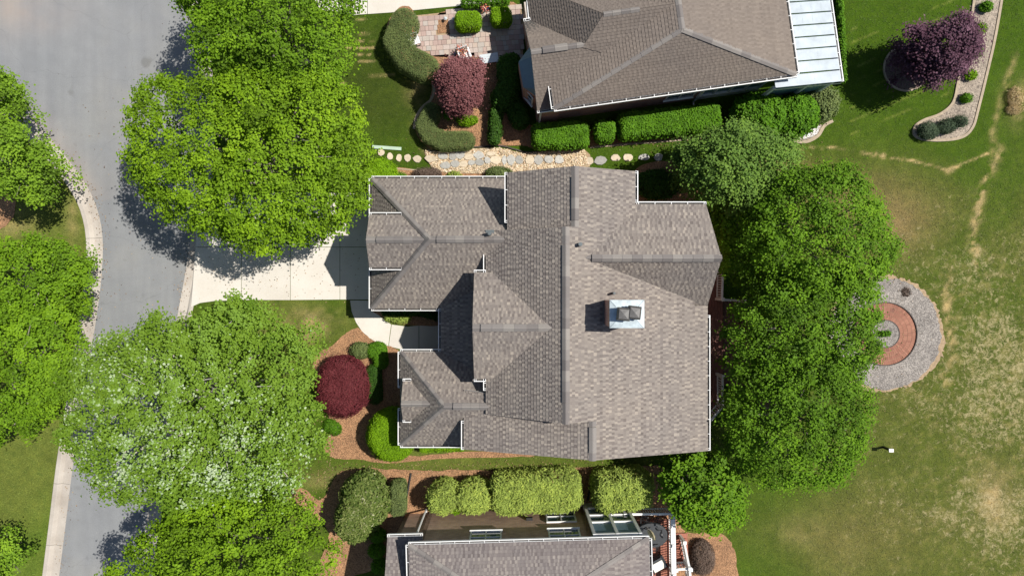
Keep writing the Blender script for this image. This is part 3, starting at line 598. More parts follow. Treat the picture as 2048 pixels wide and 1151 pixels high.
# ------------------------------------------------------------------ roofs
def clip(poly, A, B):
    """keep the part of poly left of A->B"""
    out = []; n = len(poly)
    side = lambda p: (B[0] - A[0]) * (p[1] - A[1]) - (B[1] - A[1]) * (p[0] - A[0])
    for i in range(n):
        p, q = poly[i], poly[(i + 1) % n]; sp, sq = side(p), side(q)
        if sp >= -1e-9: out.append(p)
        if (sp > 1e-9 and sq < -1e-9) or (sp < -1e-9 and sq > 1e-9):
            t = sp / (sp - sq); out.append((p[0] + t * (q[0] - p[0]), p[1] + t * (q[1] - p[1])))
    return out
class Roof:
    def __init__(s, house, shmat, expo=0.143, soft=1.0, trim='white'):
        s.house = house; s.mb = MB(); s.V = []; s.Fc = []; s.T = []; s.shmat = shmat; s.e = expo; s.soft = soft; s.nf = 0; s.trim = trim
        s.root = None
    def plane(s, pts, thick=0.16):
        """pts: 3d convex polygon"""
        p = [Vector(q) for q in pts]
        nrm = Vector((0, 0, 0))
        for i in range(len(p)): nrm += p[i].cross(p[(i + 1) % len(p)])
        nrm.normalize()
        if nrm.z < 0: nrm = -nrm; p = p[::-1]
        u = Vector((0, 0, 1)).cross(nrm).normalized(); v = nrm.cross(u)
        s.mb.face(p, 1)
        lo = [q - Vector((0, 0, thick)) for q in p]; s.mb.face(lo[::-1], 0)
        for i in range(len(p)):
            j = (i + 1) % len(p); s.mb.face([lo[i], lo[j], p[j], p[i]], 0)
        o = p[0]; sinp = v.z
        pl = [((q).dot(u), q.z / sinp) for q in p]           # absolute course grid
        def w3(a, b, off):
            # point on plane with u=a, z = b*sinp
            base = o + u * (a - o.dot(u)) + v * (b - o.z / sinp); return base + nrm * off
        vmin = min(q[1] for q in pl); vmax = max(q[1] for q in pl); umin = min(q[0] for q in pl); umax = max(q[0] for q in pl)
        ar = sum(pl[i][0] * pl[(i + 1) % len(pl)][1] - pl[(i + 1) % len(pl)][0] * pl[i][1] for i in range(len(pl)))
        if ar < 0: pl = pl[::-1]
        key = int(round(nrm.x * 50)) * 31 + int(round(nrm.y * 50)) * 17
        for k in range(int(math.floor(vmin / s.e)), int(math.ceil(vmax / s.e)) + 1):
            rg = np.random.default_rng(abs(key * 1000 + k) + 5); wd = rg.uniform(0.065, 0.135, 640); ed = -30 + np.cumsum(wd); tn = rg.random(640)
            i0 = max(0, np.searchsorted(ed, umin) - 1); i1 = min(638, np.searchsorted(ed, umax) + 1)
            rowt = rg.normal() * 0.05
            for i in range(i0, i1):
                c = [(ed[i], k * s.e), (ed[i + 1], k * s.e), (ed[i + 1], (k + 1) * s.e), (ed[i], (k + 1) * s.e)]
                for j in range(len(pl)):
                    c = clip(c, pl[j], pl[(j + 1) % len(pl)])
                    if len(c) < 3: break
                if len(c) < 3: continue
                tooth = i % 2; t = 0.018 + (0.008 if tooth else 0)
                off = lambda b: t * (1 - 0.75 * (b / s.e - k)) + 0.004
                tint = np.clip(0.5 + ((0.16 if tooth else -0.16) * s.soft) + (tn[i] - .5) * 0.42 * s.soft + rowt, 0, 1)
                st = len(s.V); s.V += [w3(a, b, off(b)) for a, b in c]; s.Fc.append(tuple(range(st, st + len(c)))); s.T.append(tint)
                bt = [q for q in c if abs(q[1] - k * s.e) < 1e-6]
                if len(bt) == 2:
                    st = len(s.V); (a0, b0), (a1, b1) = sorted(bt); s.V += [w3(a0, b0, -0.01), w3(a1, b1, -0.01), w3(a1, b1, off(b1)), w3(a0, b0, off(b0))]; s.Fc.append((st, st + 1, st + 2, st + 3)); s.T.append(tint * .35)  # butt edge tinted darker, painting a shadow line under each course
                if tooth and len(c) == 4:
                    for a in (c[0][0], c[1][0]):
                        st = len(s.V); s.V += [w3(a, c[0][1], 0), w3(a, c[0][1], off(c[0][1])), w3(a, c[2][1], off(c[2][1]))]; s.Fc.append((st, st + 1, st + 2)); s.T.append(tint * .35)  # tooth sides get the same painted shadow tint
    def finish(s):
        s.root = s.mb.build('roof', [M[s.trim], M['asphalt_deck']], s.house)
        me = bpy.data.meshes.new('shingles'); me.from_pydata([tuple(q) for q in s.V], [], s.Fc)
        a = me.attributes.new('tint', 'FLOAT', 'FACE'); a.data.foreach_set('value', np.array(s.T, np.float32)); me.materials.append(M[s.shmat]); me.update()
        prop(link('shingles', me, None, s.root), kind='stuff')
        return s.root
    def ridge(s, p0, p1, pl, pr, half=0.15, raise_=0.012, step=0.42, vent=False):
        """overlapping cap shingles from p0 to p1; pl/pr: fall per metre on the left/right"""
        a = Vector(p0); b = Vector(p1); d = b - a; L = d.length; d.normalize(); side = Vector((-d.y, d.x, 0)).normalized()
        nseg = max(1, int(round(L / step))); st = L / nseg; ln = st + 0.03
        if vent: raise_ = 0.06
        up = Vector((0, 0, 1)); t0, t1 = raise_ + 0.012, raise_ + 0.024
        pts = lambda x, r: [d * x + side * half + up * (r - pl * half), d * x + side * 0.02 + up * (r + .004), d * x - side * 0.02 + up * (r + .004), d * x - side * half + up * (r - pr * half)]
        A = pts(0, t1); B = pts(ln, t0); mb = MB()
        for k in range(3): mb.face([A[k], A[k + 1], B[k + 1], B[k]][::-1])
        dn = up * (0.03 if not vent else 0.09)
        for e0, e1 in ((A[0], B[0]), (B[3], A[3])): mb.face([e0, e1, e1 - dn, e0 - dn][::-1])
        mb.face([A[0], A[1], A[2], A[3], A[3] - dn, A[0] - dn]); mb.face([B[0], B[1], B[2], B[3], B[3] - dn, B[0] - dn][::-1])
        me = mb.mesh('ridge_cap', M['cap'])
        par = s.root
        for k in range(nseg):
            o = link('ridge_vent_cap' if vent else 'ridge_cap', me, None, par, a + d * (k * st))
def gutter(house, p0, p1, wdt=0.125, inward=None, hang=0.62, h=0.11, name='gutter'):
    """open white gutter outside the eave line p0->p1 (3d); trough lies to the right of travel"""
    a = Vector(p0); b = Vector(p1); d = (b - a); L = d.length; d.normalize(); out = Vector((d.y, -d.x, 0)).normalized(); up = Vector((0, 0, 1)); t = 0.018
    mb = MB()
    def bar(o0, o1, z0, z1):
        q = [a + out * o0, b + out * o0, b + out * o1, a + out * o1]
        A = [x + up * z0 for x in q]; B = [x + up * z1 for x in q]
        mb.face(B[::-1]); mb.face(A)
        for i in range(4):
            j = (i + 1) % 4; mb.face([A[i], B[i], B[j], A[j]])
    bar(0.0, t * .8, -h, -.02); k0 = len(mb.f); bar(t, wdt - t, -h, -h + t); k1 = len(mb.f); bar(wdt - t * 1.9, wdt, -h, 0.012)
    mb.m = [1 if k0 <= i < k1 else 0 for i in range(len(mb.f))]
    g = mb.build(name, [M['white'], M['gutter_floor']], house)
    n = max(1, int(L / hang)); m2 = MB(); m2.box((0, 0, 0), (0.022, wdt, 0.012), math.atan2(d.y, d.x)); me = m2.mesh('hanger', M['white'])
    for k in range(n + 1):
        q = a + d * (0.08 + (L - 0.16) * k / n) + out * (wdt / 2) + up * 0.012; link('hanger', me, None, g, q)
    for q in (a, b):
        m3 = MB(); m3.box((0, 0, 0), (0.02, wdt, h + .012), math.atan2(d.y, d.x)); link('end_cap', m3.mesh('end_cap', M['white']), None, g, q + out * wdt / 2 - up * (h / 2 - .008))
    return g
def walls(house, panels, m, th=0.2, name='wall'):
    """panels: (x0,y0,x1,y1,z0,ztop0,ztop1[,peak]) vertical slabs"""
    mb = MB()
    for q in panels:
        x0, y0, x1, y1, zb, za, zc = q[:7]; d = Vector((x1 - x0, y1 - y0, 0)).normalized(); n = Vector((-d.y, d.x, 0)) * th
        top = [(x0, y0, za)] + ([((x0 + x1) / 2, (y0 + y1) / 2, q[7])] if len(q) > 7 else []) + [(x1, y1, zc)]
        fr_ = [(x0, y0, zb), (x1, y1, zb)] + top[::-1]; bk = [(a + n.x, b + n.y, c) for a, b, c in fr_]
        mb.face(fr_); mb.face(bk[::-1])
        for i in range(len(fr_)):
            j = (i + 1) % len(fr_); mb.face([fr_[j], fr_[i], bk[i], bk[j]])
    return mb.build(name, m, house)
def window(house, c, wid, hgt, ang, split=2, glass='glass', proud=0.05, frame='white', name='window'):
    """c: centre on the outer wall face, ang: direction of the outward normal"""
    nx_, ny_ = math.cos(ang), math.sin(ang); t = (-ny_, nx_); rz = math.atan2(t[1], t[0])
    mb = MB()
    def bx(u, z, du, dz, dep): mb.box((c[0] + t[0] * u + nx_ * dep / 2, c[1] + t[1] * u + ny_ * dep / 2, c[2] + z), (du, dep, dz), rz)
    f = 0.07
    bx(-wid / 2, 0, f, hgt + f, proud); bx(wid / 2, 0, f, hgt + f, proud); bx(0, hgt / 2, wid - f, f, proud); bx(0, -hgt / 2, wid + .14, f, proud + .05)
    for k in range(1, split): bx(-wid / 2 + wid * k / split, 0, f * .8, hgt - f, proud - .008)
    bx(0, 0, wid - f, f * .6, proud - .012)
    o = mb.build(name, M[frame], house)
    for k in range(split):
        g = MB(); uu = -wid / 2 + wid * (k + .5) / split; g.box((c[0] + t[0] * uu + nx_ * .012, c[1] + t[1] * uu + ny_ * .012, c[2]), (wid / split - .02, 0.016, hgt - .02), rz); g.build('pane', M[glass], o)
    return o

# ---- the main house
hs = empty('house', (0, 0, 0)); prop(hs, 'large house with weathered grey-brown shingle roof and brick chimney in the centre', 'house')
R = Roof(hs, 'shingle')
ZE = lambda x: 7.35 - .47 * (x - 2.13)
ZW = lambda x: 7.35 - .66 * (2.13 - x)
ZN = lambda x: 7.17 - .6 * (2.51 - x)
ZS = lambda x: 6.82 - .40 * (3.25 - x)
def pl3(pts, f, ax=0): return [(a, b, f(a if ax == 0 else b)) for a, b in pts]
R.plane(pl3([(-1.1, 2.42), (2.13, 2.42), (2.13, -5.36), (-1.1, -5.36)], ZW))
R.plane(pl3([(2.13, 2.42), (7.9, 2.42), (7.9, -.78), (2.13, -.78)], ZE))
R.plane(pl3([(2.13, -.78), (8.56, -.78), (8.56, -5.36), (2.13, -5.36)], ZE))
R.plane(pl3([(3.25, -5.36), (8.56, -5.36), (8.58, -7.13), (3.25, -6.93)], ZE))
R.plane(pl3([(2.51, 2.3), (5.11, 2.3), (5.11, 4.84), (2.51, 4.84)], lambda x: ZE(x) - .004))
R.plane(pl3([(-.19, 2.1), (2.51, 2.1), (2.51, 4.84), (-.19, 4.85)], ZN))
R.plane(pl3([(-2.08, -4.4), (3.25, -4.9), (3.25, -6.93), (-2.08, -6.98)], ZS))
GZN = lambda y: 6.95 - (6.95 - 5.8) / (3.473 - 1.19) * (y - 1.19)
GZS = lambda y: 6.95 - (6.95 - 4.34) / (.80 + 1.19) * (1.19 - y)
R.plane([(2.8, 1.19, 6.95), (8.395, 1.19, 6.95), (8.09, 3.473, 5.8), (4.0, 3.473, 5.8)])
R.plane([(2.8, 1.19, 6.95), (8.395, 1.19, 6.95), (8.55, -.80, 4.34), (2.8, -.80, 4.34)])
# front gable
R.plane([(-1.60, .644, 5.40), (1.6, .644, 5.40), (1.6, -1.591, 6.98), (-1.585, -1.591, 6.98)])
R.plane([(-1.60, -3.83, 5.40), (1.6, -3.83, 5.40), (1.6, -1.591, 6.98), (-1.585, -1.591, 6.98)])
# garage wing
gz = 5.77
R.plane([(-6.42, 4.99, 3), (0.0, 4.99, 3), (0.0, 2.03, gz), (-3.46, 2.03, gz)])
R.plane([(-6.42, -.925, 3), (-1.3, -.925, 3), (-.2, 2.03, gz), (-3.46, 2.03, gz)])
R.plane([(-6.42, 4.99, 3), (-3.46, 2.03, gz), (-6.42, -.925, 3)])
R.plane([(-6.20, 3.16, 4.57), (-4.70, 3.16, 4.57), (-3.60, 2.03, 5.60), (-6.14, 2.03, 5.60)])
R.plane([(-6.20, .90, 4.57), (-4.70, .90, 4.57), (-3.60, 2.03, 5.60), (-6.14, 2.03, 5.60)])
# porch
R.plane([(-3.246, .3, 3.0), (-1.45, .3, 3.9), (-1.45, -3.7, 3.9), (-3.246, -3.7, 3.0)])
# bedroom wing
bz = 5.25
R.plane([(-5.097, -2.914, 3), (-.6, -2.914, 3), (-.6, -5.04, bz), (-2.9, -5.04, bz)])
R.plane([(-5.097, -7.166, 3), (-1.75, -7.166, 3), (-.6, -5.04, bz), (-2.9, -5.04, bz)])
R.plane([(-5.097, -2.914, 3), (-2.9, -5.04, bz), (-5.097, -7.166, 3)])
R.plane([(-4.89, -4.18, 3.6), (-4.3, -4.18, 3.6), (-3.35, -5.04, 4.57), (-4.83, -5.04, 4.57)])
R.plane([(-4.89, -5.90, 3.6), (-4.3, -5.90, 3.6), (-3.35, -5.04, 4.57), (-4.83, -5.04, 4.57)])
R.finish()
# ridges (vents over the middle lengths)
R.ridge((2.13, 2.42, 7.35), (2.13, 1.7, 7.35), .47, .66); R.ridge((2.13, 1.7, 7.36), (2.13, -4.5, 7.36), .47, .66, vent=True); R.ridge((2.13, -4.5, 7.35), (2.13, -5.36, 7.35), .47, .66)
R.ridge((2.51, 4.84, 7.17), (2.51, 4.42, 7.17), .47, .6); R.ridge((2.51, 4.42, 7.18), (2.51, 2.72, 7.18), .47, .6, vent=True); R.ridge((2.51, 2.72, 7.17), (2.51, 2.45, 7.17), .47, .6)
R.ridge((3.25, -5.36, 6.82), (3.25, -5.6, 6.82), .47, .4); R.ridge((3.25, -5.6, 6.83), (3.25, -6.6, 6.83), .47, .4, vent=True); R.ridge((3.25, -6.6, 6.82), (3.25, -6.93, 6.82), .47, .4)
R.ridge((2.95, 1.19, 6.95), (3.2, 1.19, 6.95), .5, 1.2); R.ridge((3.2, 1.19, 6.96), (8.05, 1.19, 6.96), .5, .9, vent=True); R.ridge((8.05, 1.19, 6.95), (8.39, 1.19, 6.95), .5, 1.2)
R.ridge((-1.58, -1.591, 6.98), (-1.25, -1.591, 6.98), .7, .7); R.ridge((-1.25, -1.591, 6.99), (0.55, -1.591, 6.99), .6, .6, vent=True); R.ridge((0.55, -1.591, 6.98), (1.55, -1.591, 6.98), .7, .7)
R.ridge((-3.46, 2.03, gz), (-3.15, 2.03, gz), .9, .9); R.ridge((-3.15, 2.03, gz + .01), (-1.2, 2.03, gz + .01), .8, .8, vent=True); R.ridge((-1.2, 2.03, gz), (-.35, 2.03, gz), .9, .9)
R.ridge((-6.13, 2.03, 5.60), (-5.7, 2.03, 5.60), .9, .9); R.ridge((-5.7, 2.03, 5.61), (-4.2, 2.03, 5.61), .85, .85, vent=True); R.ridge((-4.2, 2.03, 5.60), (-3.65, 2.03, 5.60), .9, .9)
R.ridge((-6.42, 4.99, 3.0), (-3.46, 2.03, gz), .60, .60, half=.13, raise_=.05); R.ridge((-6.42, -.925, 3.0), (-3.46, 2.03, gz), .60, .60, half=.13, raise_=.05)
R.ridge((-5.097, -2.914, 3.0), (-2.9, -5.04, bz), .72, .72, half=.12); R.ridge((-5.097, -7.166, 3.0), (-2.9, -5.04, bz), .72, .72, half=.12)
R.ridge((-2.9, -5.04, bz), (-2.5, -5.04, bz), 1, 1); R.ridge((-2.5, -5.04, bz + .01), (-1.0, -5.04, bz + .01), .9, .9, vent=True); R.ridge((-1.0, -5.04, bz), (-.7, -5.04, bz), 1, 1)
R.ridge((-4.82, -5.04, 4.57), (-3.45, -5.04, 4.57), 1.05, 1.05, half=.13)
# gutters
for a, b in (((0.0, 4.99, 3), (-6.42, 4.99, 3)), ((-6.42, 4.99, 3), (-6.42, 3.15, 3)), ((-6.42, .87, 3), (-6.42, -.925, 3)), ((-6.42, -.925, 3), (-3.37, -.925, 3)), ((-3.246, -.95, 3.0), (-3.246, -2.90, 3.0)), ((-4.72, 3.16, 4.57), (-6.20, 3.16, 4.57)), ((-6.20, .90, 4.57), (-4.72, .90, 4.57)),
             ((-1.1, 1.6, ZW(-1.1)), (-1.1, .68, ZW(-1.1))), ((-1.12, .644, 5.40), (-1.60, .644, 5.40)), ((-1.60, -3.83, 5.40), (-1.12, -3.83, 5.40)), ((-1.1, -3.96, ZW(-1.1)), (-1.1, -4.35, ZW(-1.1))),
             ((-1.7, -2.914, 3), (-5.097, -2.914, 3)), ((-5.097, -2.914, 3), (-5.097, -4.55, 3)), ((-5.097, -5.5, 3), (-5.097, -7.166, 3)), ((-5.097, -7.166, 3), (-2.1, -7.166, 3)), ((-4.45, -4.18, 3.6), (-4.89, -4.18, 3.6)), ((-4.89, -5.90, 3.6), (-4.45, -5.90, 3.6)),
             ((-2.08, -5.75, ZS(-2.08)), (-2.08, -6.98, ZS(-2.08))), ((8.57, -7.1, ZE(8.57)), (8.56, -1.2, ZE(8.56))), ((5.11, 3.55, ZE(5.11)), (5.11, 4.84, ZE(5.11))), ((8.09, 3.473, 5.8), (5.2, 3.473, 5.8)), ((-.19, 4.85, ZN(-.19)), (-.19, 2.75, ZN(-.19)))):
    gutter(hs, a, b)
walls(hs, [(-6.05, 4.62, -6.05, -.55, 0, 2.95, 2.95), (-6.05, -.55, -1.3, -.55, 0, 2.9, 2.9), (0.0, 4.62, -6.05, 4.62, 0, 2.95, 2.95), (-5.9, 2.95, -5.9, 1.10, 2.9, 4.5, 4.5, 5.35),
           (-4.75, -3.25, -4.75, -6.85, 0, 2.95, 2.95), (-4.75, -6.85, -1.7, -6.85, 0, 2.95, 2.95), (-1.7, -3.25, -4.75, -3.25, 0, 2.95, 2.95), (-4.55, -4.35, -4.55, -5.73, 2.9, 3.6, 3.6, 4.4),
           (-1.35, .4, -1.35, -3.6, 0, 5.3, 5.3, 6.75), (-.8, 2.3, -.8, .3, 0, 5.1, 5.1), (-.8, -3.5, -.8, -5.2, 0, 5.1, 5.1), (-1.75, -5.5, -1.75, -6.65, 0, 4.6, 4.6), (-1.75, -6.62, 3.25, -6.62, 0, 4.5, 6.5), (3.25, -6.62, 8.2, -6.62, 0, 6.5, 4.3),
           (8.2, -6.62, 8.2, -.6, 0, 4.2, 4.2), (8.0, -.5, 7.9, 3.1, 0, 4.4, 5.7, 6.6), (7.9, 3.1, 4.75, 3.1, 0, 5.7, 5.7), (4.75, 3.1, 4.75, 4.5, 0, 5.6, 5.6), (4.75, 4.5, 2.51, 4.5, 0, 5.7, 6.9), (2.51, 4.5, .15, 4.5, 0, 6.9, 5.4), (.15, 4.5, .15, 2.2, 0, 5.3, 5.3)], M['brick'])
for yc in (3.35, .75):
    g = MB()
    for k in range(4): g.box((-6.075, yc, 0.3 + k * .55), (0.05, 2.3, .53))
    g.build('garage_door', M['door'], hs)
g = MB(); g.box((-1.38, -1.6, 1.07), (.06, 1.05, 2.1)); g.build('front_door', M['deck_dark'], hs)
window(hs, (-5.9, 2.03, 4.35), .8, .7, math.pi); window(hs, (-1.35, -1.59, 5.2), 1.2, 1.0, math.pi); window(hs, (-4.75, -5.04, 1.6), 1.5, 1.5, math.pi); window(hs, (8.2, -4.2, 1.6), 1.6, 1.6, 0.0); window(hs, (8.2, -1.8, 1.5), 1.6, 2.0, 0.0, glass='glass')
window(hs, (1.2, -6.62, 1.6), 1.2, 1.5, -math.pi / 2); window(hs, (5.6, -6.62, 1.6), 1.2, 1.5, -math.pi / 2); window(hs, (-3.2, 4.62, 1.6), 1.2, 1.4, math.pi / 2)
for y in (-1.15, -2.75):
    g = MB(); g.tube((-3.1, y, 0), (-3.1, y, 2.9), .11, .10, 12); g.build('porch_column', M['white'], hs)
# chimney
cz = 8.35; c0 = P(1221, 601, cz); c1 = P(1287, 654, cz)
ch = MB(); ch.prism([(c0[0], c0[1]), (c0[0], c1[1]), (c1[0], c1[1]), (c1[0], c0[1])], 5.0, cz - .1); cho = ch.build('chimney', M['brick'], hs)
cxm, cym = (c0[0] + c1[0]) / 2, (c0[1] + c1[1]) / 2
cp = MB(); o_ = [(c0[0] - .03, c0[1] + .03), (c0[0] - .03, c1[1] - .03), (c1[0] + .03, c1[1] - .03), (c1[0] + .03, c0[1] + .03)]
i_ = [(cxm - .26, cym + .1), (cxm - .26, cym - .1), (cxm + .26, cym - .1), (cxm + .26, cym + .1)]
for k in range(4):
    j = (k + 1) % 4; cp.face([(*o_[k], cz - .1), (*o_[j], cz - .1), (*o_[j], cz), (*o_[k], cz)]); cp.face([(*o_[k], cz), (*o_[j], cz), (*i_[j], cz + .055), (*i_[k], cz + .055)])
cp.face([(*q, cz + .055) for q in i_])
for k in range(4): cp.tube((*o_[k], cz + .004), (*i_[k], cz + .058), .012, n=5)
cp.build('chimney_cap', M['galv'], cho)
for px, py, rz in ((1248, 628, -.09), (1270, 625, -.12)):
    q = P(px, py, 8.85); cw = MB(); cw.tube((q[0], q[1], cz - .02), (q[0], q[1], cz + .3), .13, .13, 12); s = .215
    def sq(r, z): return [(q[0] + r * (a * math.cos(rz) - b * math.sin(rz)), q[1] + r * (a * math.sin(rz) + b * math.cos(rz)), z) for a, b in ((-1, -1), (1, -1), (1, 1), (-1, 1))]
    L_ = [sq(s * 1.06, cz + .16), sq(s * 1.06, cz + .34), sq(s * 1.16, cz + .35), sq(s * 1.16, cz + .40), sq(s * .84, cz + .49), sq(s * .1, cz + .51)]
    for A, B in zip(L_, L_[1:]):
        for k in range(4): cw.face([A[k], A[(k + 1) % 4], B[(k + 1) % 4], B[k]])
    cw.face(L_[-1]); cw.build('cowl', M['cowl'], cho)
for px, py, zr, r, hh in ((979, 466, 5.5, .085, .55), (1161, 488, 6.95, .08, .5), (1229, 586, 6.6, .05, .3)):
    q = P(px, py, zr + hh); t = MB(); t.tube((q[0], q[1], zr - .3), (q[0], q[1], zr + hh), r, r, 14); t.box((q[0], q[1], zr + .02), (.36, .36, .02)) if r > .06 else None
    t.build('vent_pipe', M['pipe'], hs)

# ---- the neighbour's house at the top
hn = empty('house', (0, 0, 0)); prop(hn, 'brown-roofed brick house with silver metal porch roof at the top', 'house')
R2 = Roof(hn, 'shingle_brown', soft=0.6)
ze, za = 3.8, 5.9
C0 = Vector(P(1108, 217, ze)); C1 = Vector(P(1593, 148, ze)); AP = Vector(P(1365, 58, za)); e = (C1 - C0).normalized(); nn = Vector((-e.y, e.x, 0))
R2.plane([C0, C1, AP]); 
uA = (AP - C0).dot(e); uT = (C1 - C0).length; vA = (AP - C0).dot(nn)
pt = lambda u, v, z: C0 + e * u + nn * v + Vector((0, 0, z - ze))
zu = lambda u: ze + (za - ze) * u / uA; R2.plane([C0, AP, pt(uA, 2.45, za), pt(0, 2.45, ze)]); R2.plane([pt(2.2, 2.45, zu(2.2)), pt(uA, 2.45, za), pt(uA, 9.5, za), pt(2.2, 9.5, zu(2.2))]); R2.plane([C1, AP, pt(uA, 9.5, za), pt(uT, 9.5, ze)])
zr = 5.0; w0 = Vector(P(1062, 103, zr)); w1 = w0 + e * 3.75; s0 = Vector(P(1068, 222, 3.0)); vs = (w0 - s0).dot(nn)
R2.plane([w0, w1, w1 - nn * vs + Vector((0, 0, 3.0 - zr)), w0 - nn * vs + e * .05 + Vector((0, 0, 3.0 - zr))])
R2.plane([w0, w1, w1 + nn * 1.95 + Vector((0, 0, 3.1 - zr)), Vector(P(1048, 43, 3.1))])
GZ0 = 5.85; G0 = Vector(P(1207, 28, GZ0)); 
dz = lambda u: -.98 * u
R2.plane([G0, G0 - e * .95 - nn * .95 + Vector((0, 0, dz(.95))), G0 - e * 2.85 - nn * .95 + Vector((0, 0, dz(2.85))), G0 - e * 2.85 + nn * 2.9 + Vector((0, 0, dz(2.85)))])
R2.plane([G0, G0 + e * 3.0, G0 + e * 3.0 - nn * 1.3 - Vector((0, 0, 1.26)), G0 + e * .2 - nn * 1.3 - Vector((0, 0, 1.26)), G0 - e * .93 - nn * .95 - Vector((0, 0, .921))])
R2.plane([G0, G0 + e * 3.0, G0 + e * 3.0 + nn * 2.9 - Vector((0, 0, 2.79)), G0 - e * 2.85 + nn * 2.9 - Vector((0, 0, 2.79))])
R2.finish()
R2.ridge(C0, AP, .3, .5, half=.11, step=.5); R2.ridge(C1, AP, .5, .3, half=.13, step=.5); R2.ridge(AP, pt(uA, 9.5, za), .38, .38, half=.13, step=.5)
R2.ridge(w0, w0 + e * .5, .73, .73, half=.12); R2.ridge(w0 + e * .5 + Vector((0, 0, .01)), w0 + e * 1.55 + Vector((0, 0, .01)), .65, .65, vent=True); R2.ridge(w0 + e * 1.55, w0 + e * 2.4, .73, .73, half=.12)
R2.ridge(G0, G0 + e * 1.5, .75, .95, half=.11)
gutter(hn, C0, C1, wdt=.14); gutter(hn, pt(0, 1.75, ze), C0); gutter(hn, C1, pt(uT, 9.0, ze), wdt=.13)
s0b = w0 - nn * vs + e * .05 + Vector((0, 0, 3.0 - zr)); gutter(hn, s0b, s0b + e * 1.3)
gutter(hn, Vector(P(1064, 40, 3.1)), Vector(P(1048, 43, 3.1))); gutter(hn, Vector(P(1055, -40, 3.06)), Vector(P(1062, 38, 3.06)))
hw = lambda u, v: (C0.x + e.x * u + nn.x * v, C0.y + e.y * u + nn.y * v)
a_, b_, c_, d_ = hw(.4, .38), hw(7.35, .38), hw(7.35, 9), hw(.4, 9); f_ = hw(-.6, .30); g_ = hw(-.6, 5.2)
walls(hn, [(*f_, *hw(.42, .30), 0, 2.95, 2.95), (*a_, *b_, 0, 3.7, 3.7), (*g_, *hw(-.6, 2.0), 0, 3, 3), (*hw(-.6, 4.3), *f_, 0, 2.9, 2.9, 4.4)], M['brick'])
walls(hn, [(*hw(7.35, .36), *hw(10.5, .36), 0, .55, .55)], M['white'], name='sill_wall')
def sunroom():
    mb = MB()
    for k in range(5):
        q = hw(7.35 + k * .78, .42); mb.box((q[0], q[1], 2.1), (.09, .09, 3.2), math.atan2(e.y, e.x))
    for z in (.6, 2.6, 3.6):
        q = hw(8.9, .42); mb.box((q[0], q[1], z), (3.15, .07, .09), math.atan2(e.y, e.x))
    fr_ = mb.build('sunroom_frame', M['white'], hn)
    for k in range(4):
        q = hw(7.35 + (k + .5) * .78, .44)
        for z0, z1 in ((.65, 2.55), (2.65, 3.55)):
            g = MB(); g.box((q[0], q[1], (z0 + z1) / 2), (.69, .02, z1 - z0), math.atan2(e.y, e.x)); g.build('pane', M['pane_blue'], fr_)
sunroom()
q = hw(6.35, .38); window(hn, (q[0], q[1], 1.55), 1.35, 1.5, math.atan2(-nn.y, -nn.x), split=2)
q = hw(3.65, .38); g = MB(); g.box((q[0] - nn.x * .03, q[1] - nn.y * .03, 2.2), (.34, .06, .34), math.atan2(e.y, e.x)); g.build('wall_vent', M['bench'], hn)
def spout(house, top, bot, r=.045):
    g = MB(); g.tube((*top[:2], top[2]), (*bot[:2], .12), r, r, 6); g.tube((*bot[:2], .12), (bot[0], bot[1] - .25, .06), r, r, 6); g.build('downspout', M['white'], house)
q = hw(-.52, .18); spout(hn, (*q, 2.9), (*q, 0))
q = hw(7.28, .25); spout(hn, (*q, 3.7), (*q, 0))
# bay on its west side
by = MB(); bp = [hw(-.6, 1.0), hw(-1.15, 1.5), hw(-1.2, 2.7), hw(-.6, 3.3)]; bp2 = [hw(-.6, 1.2), hw(-.62, 1.6), hw(-.62, 2.7), hw(-.6, 3.1)]
by.prism(bp[::-1], 0, 2.45); by.build('bay_wall', M['brick'], hn)
by = MB()
for k in range(3): by.face([(*bp[k + 1], 2.46), (*bp[k], 2.46), (*bp2[k], 2.95), (*bp2[k + 1], 2.95)])
by.build('bay_roof', M['cover_blue'], hn)
q = ((bp[0][0] + bp[1][0]) / 2, (bp[0][1] + bp[1][1]) / 2); window(hn, (q[0], q[1], 1.5), .5, 1.3, math.atan2(-.62, -.78), split=1)
# standing-seam porch roof: individual pans
mr = empty('porch_roof', parent=hn)
E0 = pt(uT - 1.0, -.02, 3.35); 
Wn = 0.54
for k in range(-1, 16):
    v0 = -.02 + k * Wn + (.16 if k >= 0 else -.02); 
    if k == -1: v0 = -.42; 
    v1 = v0 + (Wn if k >= 0 else .56); u0 = (uT - .85) if k == -1 else (uT - .1)
    pm_ = MB(); A = pt(u0, v0 + .022, 3.42 if k < 0 else 3.38); B = pt(uT + 2.35, v0 + .022 - .03, 2.98); Cc = pt(uT + 2.35, v1 - .022 - .03, 2.98); D = pt(u0, v1 - .022, 3.42 if k < 0 else 3.38)
    up = Vector((0, 0, 1)); mid = lambda p, q, t: p + (q - p) * t
    nS = 5
    for i in range(nS):
        p0, p1 = mid(A, B, i / nS), mid(A, B, (i + 1) / nS); q0, q1 = mid(D, Cc, i / nS), mid(D, Cc, (i + 1) / nS)
        j = lambda: Vector((0, 0, RNG.uniform(-.004, .004)))
        m0, m1 = mid(p0, q0, .5) + j(), mid(p1, q1, .5) + j()
        pm_.face([p0, p1, m1, m0]); pm_.face([m0, m1, q1, q0])
    for s_, t_ in ((A, B), (D, Cc)): pm_.face([s_, t_, t_ + up * .045, s_ + up * .045]); pm_.face([s_, t_, t_ - up * .03, s_ - up * .03])
    dd = (D - A).normalized() * .035
    pm_.face([A + up * .045, B + up * .045, B + dd + up * .045, A + dd + up * .045])
    pm_.face([B, Cc, Cc - up * .1, B - up * .1])
    pm_.build('roof_pan', M['metal_white'], mr)
